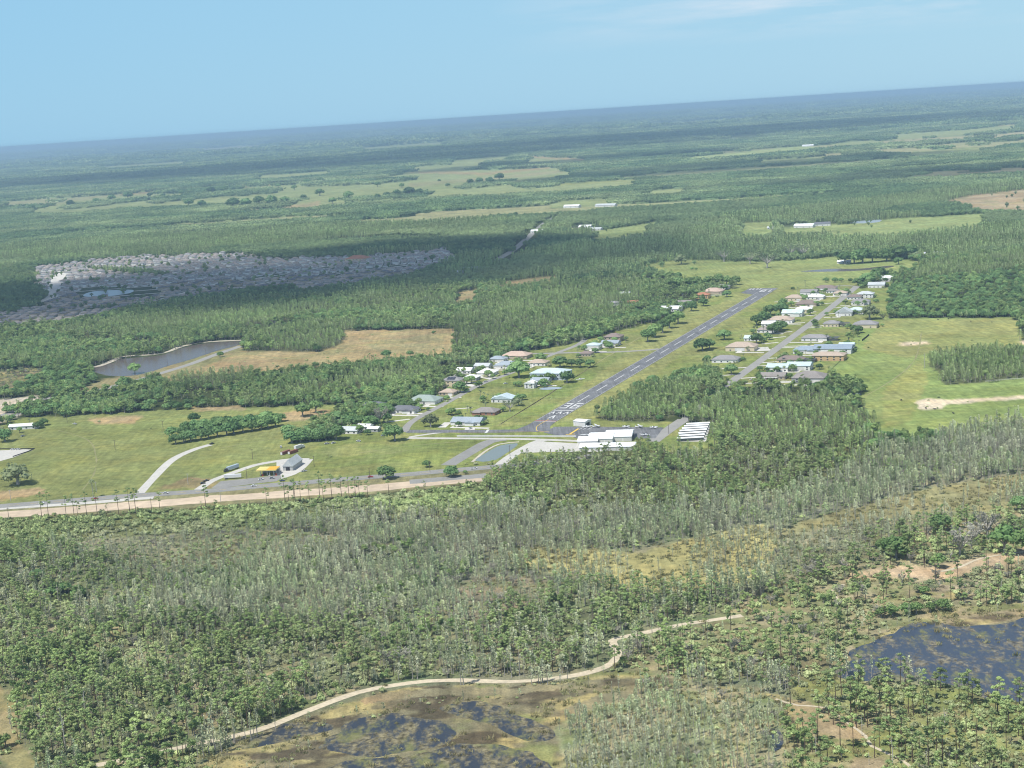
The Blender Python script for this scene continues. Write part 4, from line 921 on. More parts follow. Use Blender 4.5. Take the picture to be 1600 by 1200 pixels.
# ------------------------------------------------------------------ vehicles
def paintm(n, c): return simple('paint_' + n, c, .3, .04, 1, .5)
PM = {n: paintm(n, c) for n, c in dict(white=(.75, .75, .74), red=(.45, .035, .03), silver=(.45, .46, .48), black=(.03, .03, .035), blue=(.06, .10, .22), redbrown=(.28, .09, .06), steel=(.42, .50, .55)).items()}
M['tyre'] = simple('tyre_rubber', (.02, .02, .02), .9, .1, 2)
def wheel(root, x, y, r=.36, w=.26):
    b = MB(); b.tube([(x, y - w / 2, r), (x, y + w / 2, r)], [r, r], 12); b.build('wheel', M['tyre'], root)
def car(label, px, py, col, rz, kind='car', group=None):
    x, y = P(px, py); root = empty('pickup_truck' if kind == 'pickup' else 'car', (x, y, .12), rz); tag(root, label, 'pickup truck' if kind == 'pickup' else 'car', group)
    b = MB(); L = 4.7 if kind == 'car' else 5.7
    prof = [(-L / 2, .35), (-L / 2, .78), (-L / 2 + .15, .92), (L / 2 - 1.4, .95), (L / 2 - .1, .80), (L / 2, .6), (L / 2, .35)]
    n = len(prof); b.add([(a, -.9, c) for a, c in prof] + [(a, .9, c) for a, c in prof], [tuple(range(n)), tuple(range(2 * n - 1, n - 1, -1))] + [(i, i + n, (i + 1) % n + n, (i + 1) % n) for i in range(n)]); b.build('body', PM[col], root)
    if kind == 'car': c0, c1 = -1.7, 1.1
    else:
        c0, c1 = -.3, 1.6
    b = MB(); b.add([(c0, -.82, .93), (c1, -.82, .94), (c1, .82, .94), (c0, .82, .93), (c0 + .45, -.68, 1.5), (c1 - .75, -.68, 1.5), (c1 - .75, .68, 1.5), (c0 + .45, .68, 1.5)], [(0, 1, 5, 4), (1, 2, 6, 5), (2, 3, 7, 6), (3, 0, 4, 7)]); b.build('windows', M['glass'], root)
    b = MB(); b.box(((c0 + c1) / 2 - .15, 0, 1.53), (c1 - c0 - 1.15, 1.4, .07)); b.build('roof', PM[col], root)
    if kind == 'pickup':
        b = MB(); b.box((-1.75, 0, .97), (1.9, 1.45, .04)); b.build('bed', M['dark'], root)
    for wx in (-L / 2 + .95, L / 2 - .95):
        for wy in (-.82, .82): wheel(root, wx, wy)
    return root
hr = math.atan2(P(200, 775)[1] - P(0, 791)[1], P(200, 775)[0] - P(0, 791)[0]); hr2 = math.atan2(P(760, 730.5)[1] - P(560, 747)[1], P(760, 730.5)[0] - P(560, 747)[0])
car('white car on the highway left of the red car', 65, 787, 'white', hr)
car('red car on the highway below the lone palm', 148, 780, 'red', hr, 'pickup')
car('white car passing the foot of the sandy drive', 259, 771.5, 'white', hr)
car('white car on the highway in front of the filling station', 397, 760, 'white', hr2)
car('bright red car on the highway right of the roadside pines', 579, 746, 'red', hr2)
car('white pickup truck on the highway below the pond', 741, 733, 'white', hr2, 'pickup')
car('dark pickup truck at the end of the pasture drive', 331, 694, 'black', .9, 'pickup')
car('dark truck parked left of the trailers', 322, 752, 'black', .7, 'pickup')
car('dark car parked at the drive entrance', 317, 756, 'black', .5)
car('white car parked by the filling station pumps', 408, 750, 'white', .3)
car('silver car parked under the filling station canopy', 425, 748, 'silver', .2)
car('dark car leaving the filling station forecourt', 441, 752, 'blue', .2)
car('white van like car parked on the drive below the huge hangar house', 790, 600, 'white', .5)
car('white car parked on the driveway of the blue grey house', 735, 670, 'white', .9)
car('silver car parked in the sandy yard of the white houses', 759, 597, 'silver', .3)
car('white car parked by the nearest brown grey hangar', 1175, 594, 'white', .1)
for i, (x, y, c, lb) in enumerate([(560, 690, 'white', 'white car parked among junk by the farmhouse'), (521, 693, 'white', 'white car parked under the pasture oaks'), (511, 694, 'silver', 'silver car parked at the edge of the pasture oaks'), (599, 681, 'silver', 'silver car beside the white carport'), (36, 682, 'silver', 'silver car parked below the long white building'), (117, 663, 'white', 'white pickup with junk in the middle of the pasture edge'), (475, 737, 'white', 'white pickup truck behind the roadside pines'), (439, 699, 'white', 'white car standing alone above the red containers')]):
    car(lb, x, y, c, random.uniform(0, 3), 'pickup' if 'pickup' in lb else 'car')
for (x, y, lb) in ((20, 703, 'left one of two white vans at the concrete pad'), (28, 703, 'right one of two white vans at the concrete pad')): car(lb, x, y, 'white', .2)
def trailer(name, label, cat, px, py, L, w, h, col, rz, cab=None, z0=1.1):
    x, y = P(px, py); root = empty(name, (x, y, .1), rz); tag(root, label, cat)
    b = MB(); b.box((0, 0, z0 + h / 2), (L, w, h))
    for i in range(int(L / .8)):                                # ribs of the side panels
        for s_ in (-1, 1): b.box((-L / 2 + .4 + i * .8, s_ * (w / 2 + .03), z0 + h / 2), (.12, .06, h * .94))
    b.build('box_body', PM[col] if col in PM else M[col], root)
    b = MB(); b.box((-L / 2 - .05, 0, z0 + h / 2), (.08, w * .9, h * .9)); b.build('rear_door', PM['white'], root)
    if z0 > .5:
        for wx in (-L / 2 + 1.2, -L / 2 + 2.4):
            for wy in (-w / 2 + .2, w / 2 - .2): wheel(root, wx, wy, .5, .3)
    if cab:
        b = MB(); b.box((L / 2 + 1.7, 0, 1.9), (2.4, 2.4, 2.4), 0, 0, .9); b.box((L / 2 + 3.4, 0, 1.25), (1.4, 1.9, 1.3)); b.box((L / 2 - 1.5 + 2, 0, .75), (7, 1, .3)); b.build('cab', PM[cab], root)
        b = MB(); b.box((L / 2 + 2.86, 0, 2.4), (.08, 1.9, .8)); b.build('windscreen', M['glass'], root)
        for wx in (L / 2 + 3.2, L / 2 - .6):
            for wy in (-1, 1): wheel(root, wx, wy, .5, .3)
trailer('semi_truck', 'grey blue semi trailer with dark cab on the white drive', 'semi truck', 364, 734, 14, 2.6, 2.9, 'steel', math.pi + 1.0, 'black')
trailer('cargo_trailer', 'long white cargo trailer parked beside the drive', 'cargo trailer', 364, 748, 15, 2.6, 2.8, 'white', .0)
trailer('shipping_container', 'left one of the two red brown containers in the pasture', 'shipping container', 446, 709, 12, 2.4, 2.6, 'redbrown', 1.05, None, .1)
trailer('shipping_container', 'right one of the two red brown containers, next to the white truck', 'shipping container', 458, 708, 12, 2.4, 2.6, 'redbrown', 1.0, None, .1)
trailer('box_truck', 'white box truck behind the red brown containers', 'box truck', 466, 702, 9, 2.5, 2.9, 'white', 1.0, 'white')

# ------------------------------------------------------------------ aircraft
def plane(label, px, py, rz, L=8.0, span=11.0, low=True):
    x, y = P(px, py); root = empty('light_aircraft', (x, y, .15), rz); tag(root, label, 'aircraft')
    b = MB(); b.tube([(L * .5, 0, 1.15), (L * .44, 0, 1.15), (L * .25, 0, 1.25), (0, 0, 1.35), (-L * .25, 0, 1.3), (-L * .5, 0, 1.4)], [.12, .42, .6, .65, .35, .12], 10); b.build('fuselage', PM['white'], root, True)
    zw = .85 if low else 1.95
    b = MB()
    for s_ in (-1, 1): b.add([(1.2, 0, zw), (-.5, 0, zw), (-.25, s_ * span / 2, zw + .3), (.9, s_ * span / 2, zw + .3), (1.2, 0, zw + .2), (-.5, 0, zw + .12), (-.25, s_ * span / 2, zw + .36), (.9, s_ * span / 2, zw + .4)], [(0, 1, 2, 3), (7, 6, 5, 4), (0, 3, 7, 4), (1, 5, 6, 2), (2, 6, 7, 3)])
    b.build('wing', PM['white'], root)
    b = MB(); b.box((-L * .44, 0, 1.5), (.9, 3.4, .1)); b.build('tailplane', PM['white'], root)
    b = MB(); b.add([(-L * .34, -.05, 1.4), (-L * .5, -.05, 1.4), (-L * .52, -.05, 2.7), (-L * .44, -.05, 2.7), (-L * .34, .05, 1.4), (-L * .5, .05, 1.4), (-L * .52, .05, 2.7), (-L * .44, .05, 2.7)], [(0, 1, 2, 3), (7, 6, 5, 4), (0, 3, 7, 4), (3, 2, 6, 7), (1, 5, 6, 2)]); b.build('fin', PM['white'], root)
    b = MB(); b.add([(.9, -.5, 1.7), (-.9, -.5, 1.7), (-.5, -.35, 2.15), (.3, -.35, 2.15), (.9, .5, 1.7), (-.9, .5, 1.7), (-.5, .35, 2.15), (.3, .35, 2.15)], [(3, 2, 1, 0), (4, 5, 6, 7), (0, 4, 7, 3), (3, 7, 6, 2), (2, 6, 5, 1)]); b.build('canopy', M['glass'], root)
    b = MB(); b.box((L * .5 + .08, 0, 1.15), (.06, .14, 1.9)); b.build('propeller', M['dark'], root)
    for wx, wy in ((.2, -1.2), (.2, 1.2), (L * .36, 0)): wheel(root, wx, wy, .22, .16)
for lb, x, y, a, lo in [('white aircraft parked left of the wide winged one on the near side of the apron', 916, 681, 1.3, True), ('white aircraft with wide wings in the middle of the near apron row', 940, 680, 1.45, False), ('white aircraft parked just behind the big hangar roof', 980, 681, 1.2, True), ('white aircraft at the right end of the near apron row', 1007, 681, .9, True),
                        ('white aircraft alone on the far side of the apron by the small hangar', 932, 668, .3, False), ('white aircraft below the woods, left one of the far right group', 979, 668.5, .4, True), ('white aircraft in the middle of the far right group', 999, 668.5, .2, False), ('white aircraft at the far right corner of the apron', 1022, 669.5, .3, True),
                        ('white aircraft parked on the lawn beside the round oak', 907, 594, 2.0, True), ('white aircraft parked by the small hangar at the runway end', 918, 668, 1.9, True)]:
    plane(lb, x, y, a, span=11 if lo else 12.5, low=lo)

# ------------------------------------------------------------------ fences, poles
def fence(label, pts, h=1.2, gap=3.0, mat=None, rails=2, wall=False):
    root = empty('fence', (*P(*pts[0]), 0)); tag(root, label, 'fence'); ox, oy = P(*pts[0])
    L = [np.array(P(*q)) - (ox, oy) for q in pts]; pb = MB(); rb = MB()
    for a, c in zip(L[:-1], L[1:]):
        n = max(1, int(np.linalg.norm(c - a) / gap)); ang = math.atan2(*(c - a)[::-1])
        for i in range(n): q = a + (c - a) * i / n; pb.box((q[0], q[1], h / 2), (.16, .16, h), ang)
        m = (a + c) / 2; ln = np.linalg.norm(c - a)
        if wall: rb.box((m[0], m[1], h * .48), (ln, .10, h * .9), ang)
        else:
            for k in range(rails): rb.box((m[0], m[1], h * (.45 + .45 * k)), (ln, .08, .16), ang)
    p_ = pb.build('post', mat, root); p_['kind'] = 'stuff'; rb.build('panel' if wall else 'rail', mat, root)
fence('long white board fence between taxiway and access road', [(714, 682.3), (800, 682.3), (900, 682.8)], 1.6, 3, M['trim'], wall=True)
fence('black silt fence across the concrete pad', [(0, 702), (30, 702), (54, 701.5), (44, 706), (20, 714)], 1.0, 3, M['dark'], wall=True)
fence('dark fence between houses and right pasture', [(1268, 598), (1286, 590), (1322, 556), (1336, 543), (1341, 545)], 1.2, 4, M['dark'])
fence('dark screen fence at the pasture edge by the grey house', [(1347, 533), (1358, 524)], 2.2, 4, M['dark'], wall=True)
fence('white rail fence behind the right cypress dome', [(1540, 597), (1570, 594), (1600, 592)], 1.4, 3, M['trim'])
M['pole'] = simple('pole_wood', (.15, .12, .10), .9, .2, 2)
M['polepale'] = simple('pole_concrete', (.45, .44, .42), .8, .1, 2)
def pole(label, px, py, h, mat, arm=True, group=None):
    x, y = P(px, py); root = empty('utility_pole', (x, y, 0), hr); tag(root, label, 'utility pole', group)
    b = MB(); b.tube([(0, 0, 0), (0, 0, h)], [.22, .15], 7); b.build('post', M[mat], root)
    if arm:
        b = MB(); b.box((0, .22, h - .8), (2.4, .14, .16))
        for q in (-1, 0, 1): b.tube([(q, .22, h - .72), (q, .22, h - .45)], [.06, .06], 5)
        b.build('crossarm', M[mat], root)
PL = [(17, 661), (29, 653), (46, 646), (56, 672), (105, 660), (180, 703), (255, 671), (17, 783), (151, 770), (294, 757), (386, 749), (14, 812), (237, 797), (345, 784), (491, 729), (578, 749), (672, 738), (395, 718), (797, 713), (1045, 678), (262, 572), (322, 556)]
for i, (x, y) in enumerate(PL):
    near = [(17, 661), (29, 653), (46, 646)]
    if (x, y) in near: lb, g = 'tall wooden pole beside the sandy lot at the left edge', 'poles beside the sandy lot'
    elif y > 765 or (x, y) in ((294, 757), (386, 749), (578, 749), (672, 738)): lb, g = 'slim utility pole along the highway', 'poles along the highway'
    elif y < 600: lb, g = 'dark utility pole beside the lake road', 'poles beside the lake road'
    else: lb, g = {(56, 672): 'utility pole beside the long white building', (105, 660): 'short pole next to the junk pickup', (180, 703): 'lone pole in the middle of the left pasture', (255, 671): 'thin pole at the upper right of the left pasture', (491, 729): 'slim pole in the mown field behind the roadside pines', (395, 718): 'pole behind the grey semi trailer', (797, 713): 'pole beside the white road right of the pond', (1045, 678): 'pole beside the grey road near the white sheds'}[(x, y)], None
    pole(lb, x, y, 10 if y > 700 else 9, 'polepale' if i in (7, 8, 9, 13) else 'pole', group=g)

# ------------------------------------------------------------------ trees
def leaves(b, rr, c, rad, n, size, mi=0, core=True, drop=0.0, flat=.5, stretch=1.0):
    """ragged clump: many leaf sized faces over an uneven ball, with a small dark core inside"""
    c = np.array(c, float); rad = np.array(rad, float)
    for i in range(n):
        d = rr.normal(size=3); d /= np.linalg.norm(d) + 1e-9
        if d[2] < -flat: d[2] = -flat * rr.random()
        p = c + d * rad * rr.uniform(.72, 1.08)
        nrm = d / rad + rr.normal(size=3) * .35 / max(rad); nrm /= np.linalg.norm(nrm)
        u = np.cross(nrm, rr.normal(size=3)); u /= np.linalg.norm(u) + 1e-9; w = np.cross(nrm, u)
        s = size * rr.uniform(.6, 1.3)
        q = [p + (u * a + w * e * stretch) * s for a, e in ((-.5, -.45), (.5, -.3), (.42, .5), (-.38, .42))]
        b.add(q, [(0, 1, 2, 3)], mi)
    if core:
        k = .74
        v = [c + rad * k * np.array(q) for q in ((0, 0, 1), (1, 0, .1), (.3, .95, .1), (-.8, .6, .1), (-.8, -.6, .1), (.3, -.95, .1), (0, 0, -.7))]
        b.add(v, [(0, 1, 2), (0, 2, 3), (0, 3, 4), (0, 4, 5), (0, 5, 1), (6, 2, 1), (6, 3, 2), (6, 4, 3), (6, 5, 4), (6, 1, 5)], mi)

def t_pine(seed, H=15.0, full=1.0):
    rr = np.random.default_rng(seed); T, Cn = MB(), MB()
    lean = rr.normal(0, .35, 2)
    ax = lambda t: (lean[0] * t * t, lean[1] * t * t, H * t)
    T.tube([ax(t) for t in (0, .3, .6, .85, .98)], [.24, .19, .14, .08, .03], 5)
    k = int(rr.integers(9, 13) * full); st = rr.uniform(.50, .62)
    for i in range(k):
        t = st + (1 - st) * (i + .5) / k + rr.normal(0, .02); t = min(t, .99)
        a = rr.uniform(0, 6.28); L = (1 - t) / (1 - st); L = rr.uniform(.7, 1.0) * (2.5 * math.sin(min(1, L * 1.25 + .12) * 2.2) + .25)
        p = np.array(ax(t)); e = p + np.array([math.cos(a) * L, math.sin(a) * L, rr.uniform(-.1, .7)])
        T.tube([p, e], [.06, .03], 3, cap=False)
        r = rr.uniform(.75, 1.25)
        leaves(Cn, rr, e, (r * 1.1, r * 1.1, r * .66), int(36 * full), .50, core=True)
    leaves(Cn, rr, ax(1.0), (.9, .9, .9), 30, .48)
    for i in range(2):                                            # dead stubs below the crown
        t = rr.uniform(.3, .55); a = rr.uniform(0, 6.28); p = np.array(ax(t)); T.tube([p, p + np.array([math.cos(a), math.sin(a), .2]) * rr.uniform(.6, 1.3)], [.05, .02], 3, cap=False)
    return T, Cn

def t_cyp(seed, H=14.0, dens=1.0, wid=1.0, pw=.7, sz=1.0, lo=.28):
    rr = np.random.default_rng(seed); T, Cn = MB(), MB()
    T.tube([(0, 0, 0), (0, 0, H * .08), (rr.normal(0, .15), rr.normal(0, .15), H * .5), (rr.normal(0, .1), rr.normal(0, .1), H * .98)], [.42, .24, .15, .03], 5)
    n = int(95 * dens)
    for i in range(n):
        t = rr.uniform(lo, 1.0) ** .8
        L = (.25 + 1.75 * (1 - t) ** pw * min(1, (t - .15) * 4)) * wid * rr.uniform(.35, 1.05); a = rr.uniform(0, 6.28)
        p = np.array([math.cos(a) * L, math.sin(a) * L, H * t])
        u = np.array([math.cos(a), math.sin(a), rr.uniform(-.35, .25)]); w = np.array([-math.sin(a) * .6, math.cos(a) * .6, rr.uniform(.2, 1.0)]); s = rr.uniform(.45, .95) * sz
        Cn.add([p - u * s * .7 - w * s * .3, p + u * s * .6 - w * s * .35, p + u * s * .5 + w * s * .4, p - u * s * .5 + w * s * .45], [(0, 1, 2, 3)])
    for i in range(9):
        t = rr.uniform(.3, .9); a = rr.uniform(0, 6.28); L = 1.6 * (1 - t) + .4
        T.tube([(0, 0, H * t), (math.cos(a) * L, math.sin(a) * L, H * t + rr.uniform(-.1, .4))], [.05, .015], 3, cap=False)
    return T, Cn

def t_oak(seed, H=10.0, W=11.0, n=9, m=46, trunk=.3, size=1.05):
    rr = np.random.default_rng(seed); T, Cn = MB(), MB()
    T.tube([(0, 0, 0), (0, 0, H * .12), (rr.normal(0, .3), rr.normal(0, .3), H * .45)], [W * .055, W * .04, W * .03], 6)
    for i in range(n):
        a = 6.28 * i / n * 1.62 + rr.uniform(-.3, .3); L = W * (.5 * math.sqrt((i + .4) / n)) * rr.uniform(.75, .95) * .78
        z = H * (.74 - .36 * (L / (W * .4)) ** 2 + rr.uniform(-.05, .06)); r = W * rr.uniform(.18, .24)
        c = (math.cos(a) * L, math.sin(a) * L, z)
        T.tube([(0, 0, H * .3), (c[0] * .5, c[1] * .5, H * .3 + (z - H * .3) * .6), c], [W * .025, W * .017, W * .008], 4, cap=False)
        leaves(Cn, rr, c, (r, r, min(r * .82, H * .26)), m, size * W / 11 * .95, flat=.75)
    return T, Cn

def t_bare(seed, H=8.0, W=9.0, leaf=0):
    rr = np.random.default_rng(seed); T, Cn = MB(), MB()
    T.tube([(0, 0, 0), (0, 0, H * .3)], [W * .04, W * .03], 5)
    for i in range(26):
        a = rr.uniform(0, 6.28); L = W * .5 * rr.uniform(.4, 1); z = H * rr.uniform(.55, 1)
        q = np.array([math.cos(a) * L * .5, math.sin(a) * L * .5, H * .3 + (z - H * .3) * .55]); e = np.array([math.cos(a) * L, math.sin(a) * L, z])
        T.tube([(0, 0, H * .28), q, e], [W * .016, W * .01, .03], 3, cap=False)
        leaves(Cn, rr, e, (W * .1, W * .1, W * .07), 9, .45, core=False)
        leaves(Cn, rr, (q + e) / 2, (W * .09, W * .09, W * .06), 6, .4, core=False)
    return T, Cn

def t_snag(seed, H=12.0):
    rr = np.random.default_rng(seed); T = MB()
    top = (rr.normal(0, .5), rr.normal(0, .5), H); T.tube([(0, 0, 0), (0, 0, H * .5), top], [.26, .18, .05], 6)
    for i in range(7):
        t = rr.uniform(.45, .95); a = rr.uniform(0, 6.28); L = rr.uniform(.8, 2.8) * (1.3 - t)
        p = np.array([top[0] * max(0, t - .5) * 2, top[1] * max(0, t - .5) * 2, H * t]); q = p + np.array([math.cos(a) * L, math.sin(a) * L, rr.uniform(.1, .8)]); e = q + np.array([math.cos(a + .6) * L * .5, math.sin(a + .6) * L * .5, rr.uniform(.2, .9)])
        T.tube([p, q, e], [.09, .06, .02], 4, cap=False)
    return T, None

def t_palm(seed, H=8.0):
    rr = np.random.default_rng(seed); T, Cn = MB(), MB()
    T.tube([(0, 0, 0), (.1, 0, H * .5), (.15, .1, H)], [.24, .2, .18], 6)
    for i in range(22):
        a = 6.28 * i / 22 * 3.1 + rr.uniform(-.2, .2); up = rr.uniform(-.7, .9); L = rr.uniform(1.5, 2.2)
        d = np.array([math.cos(a), math.sin(a), 0]); sdir = np.array([-math.sin(a), math.cos(a), 0]); p0 = np.array([.15, .1, H]); p1 = p0 + d * L * .6 + np.array([0, 0, up * L * .6]); p2 = p0 + d * L + np.array([0, 0, up * L * .6 - .5])
        Cn.add([p0 - sdir * .1, p0 + sdir * .1, p1 + sdir * .5, p1 - sdir * .5, p2 + sdir * .12, p2 - sdir * .12], [(0, 1, 2, 3), (3, 2, 4, 5)])
    return T, Cn

def t_shrub(seed, W=3.0, H=1.8, n=34, palm=False):
    rr = np.random.default_rng(seed); Cn = MB()
    for k in range(3):
        c = (rr.normal(0, W * .2), rr.normal(0, W * .2), H * .4); leaves(Cn, rr, c, (W * .3, W * .3, H * .5), n // 3, .62, flat=.2)
    return None, Cn

def t_far(seed, H=11.0, W=10.0):
    rr = np.random.default_rng(seed); Cn = MB()
    for i in range(5):
        a = i * 1.26 + rr.uniform(-.3, .3); L = W * .26 * (i > 0)
        leaves(Cn, rr, (math.cos(a) * L, math.sin(a) * L, H * (.72 if i == 0 else .56) + rr.normal(0, .4)), (W * .25, W * .25, H * .28), 12, W * .2, flat=.6)
    Cn.box((0, 0, H * .2), (W * .25, W * .25, H * .4))
    return None, Cn
def t_farcyp(seed, H=14.0):
    rr = np.random.default_rng(seed); Cn = MB()
    for k in range(26):
        t = rr.uniform(.25, 1); L = (.3 + 2.5 * (1 - t) ** .45) * rr.uniform(.3, 1); a = rr.uniform(0, 6.28); s = rr.uniform(1.0, 1.9)
        p = np.array([math.cos(a) * L, math.sin(a) * L, H * t]); u = np.array([math.cos(a), math.sin(a), -.2]); w = np.array([-math.sin(a) * .6, math.cos(a) * .6, .9])
        Cn.add([p - u * s * .5 - w * s * .5, p + u * s * .5 - w * s * .5, p + u * s * .4 + w * s * .5, p - u * s * .4 + w * s * .5], [(0, 1, 2, 3)])
    Cn.tube([(0, 0, 0), (0, 0, H * .95)], [.7, .1], 4)
    return None, Cn
def t_grove(seed, S=64.0, n=44):
    rr = np.random.default_rng(seed); Cn = MB()
    for i in range(n):
        x, y = rr.uniform(-S / 2, S / 2, 2); H = rr.uniform(8, 15); W = rr.uniform(7, 12)
        leaves(Cn, rr, (x, y, H * .6), (W * .5, W * .5, H * .38), 9, W * .42, flat=.35)
    Cn.box((0, 0, 2.4), (S * .8, S * .8, 4.8), 0, 0, .9)
    return None, Cn

SP = {  # species: (variants, trunk material, crown material, object name, category, nominal height)
 'pine': ([t_pine(11), t_pine(12, 16.5), t_pine(13, 13.5), t_pine(14, 15.5, .75), t_pine(15, 12, 1.2), t_pine(16, 17.5, .9), t_pine(18, 14, .6), t_pine(19, 10.5, 1.25)], 'bark', 'leaf_pine', 'pine_tree', 'pine tree', 15),
 'cyp': ([t_cyp(21, 13, .8), t_cyp(22, 14.5, 1.3, 1.35, .5), t_cyp(23, 11, .6, .9), t_cyp(24, 12.5, .36, .85), t_cyp(25, 9, 1.3, 1.5, .4), t_cyp(29, 16, .75, .85), t_cyp(20, 11, 1.4, 1.6, .4), t_cyp(19, 13, .22, .8)], 'greybark', 'leaf_cyp', 'cypress_tree', 'cypress tree', 13),
 'dom': ([t_cyp(26, 13.5, 2.0, 1.7, .42, .95), t_cyp(27, 12, 2.2, 2.0, .38, .95), t_cyp(28, 14.5, 1.8, 1.5, .5, .9), t_cyp(56, 11, 2.0, 1.9, .35, .95), t_cyp(57, 13, 1.2, 1.4, .5, .9)], 'greybark', 'leaf_dom', 'swamp_cypress', 'swamp cypress', 14),
 'oak': ([t_oak(31, 7.2, 11, 11), t_oak(32, 7.6, 12, 12), t_oak(33, 6.8, 9.5, 10), t_oak(34, 7.4, 10, 10)], 'greybark', 'leaf_oak', 'oak_tree', 'oak tree', 10),
 'wood': ([t_oak(41, 13, 8, 7, 36, .3, 1.2), t_oak(42, 14, 9.5, 9, 34, .3, 1.2), t_oak(43, 11.5, 7, 6, 36, .3, 1.3), t_oak(44, 15, 7.5, 8, 32, .3, 1.2), t_oak(48, 10, 10, 9, 34, .3, 1.1)], 'greybark', 'leaf_wood', 'hardwood_tree', 'hardwood tree', 13),
 'tree': ([t_oak(45, 8.2, 10, 10, 38), t_oak(46, 8.8, 9.5, 9, 38), t_oak(47, 8, 10.5, 11, 38)], 'greybark', 'leaf_tree', 'broadleaf_tree', 'broadleaf tree', 8),
 'slim': ([t_pine(16, 17, .62), t_pine(17, 15, .7), t_pine(18, 18.5, .6)], 'bark', 'leaf_pine', 'pine_tree', 'pine tree', 16),
 'olive': ([t_oak(51, 7, 11, 11, 34, .3, .8), t_bare(52, 7, 11), t_bare(53, 6.5, 9)], 'palebark', 'leaf_olive', 'grey_oak_tree', 'grey oak', 9),
 'pale': ([t_bare(61, 7, 7), t_bare(62, 6, 6)], 'palebark', 'leaf_pale', 'bare_tree', 'bare tree', 7),
 'snag': ([t_snag(71), t_snag(72, 14), t_snag(73, 10)], 'palebark', None, 'dead_tree', 'dead tree', 12),
 'palm': ([t_palm(81), t_palm(82, 6.5), t_palm(83, 9.5)], 'greybark', 'leaf_olive', 'palm_tree', 'palm tree', 9),
 'shrub': ([t_shrub(91), t_shrub(92, 2.4, 1.5), t_shrub(93, 4, 2.4, 42)], None, 'leaf_shrub', 'shrub', 'shrub', 2),
 'far': ([t_far(101), t_far(102, 12, 9), t_far(103, 9, 10)], None, 'leaf_far', 'distant_forest', 'forest', 11),
 'farcyp': ([t_farcyp(111), t_farcyp(112, 12), t_farcyp(113, 15)], None, 'leaf_dom', 'distant_cypress', 'forest', 14),
 'grove': ([t_grove(121), t_grove(122), t_grove(123)], None, 'leaf_far', 'far_woodland', 'forest', 13),
}
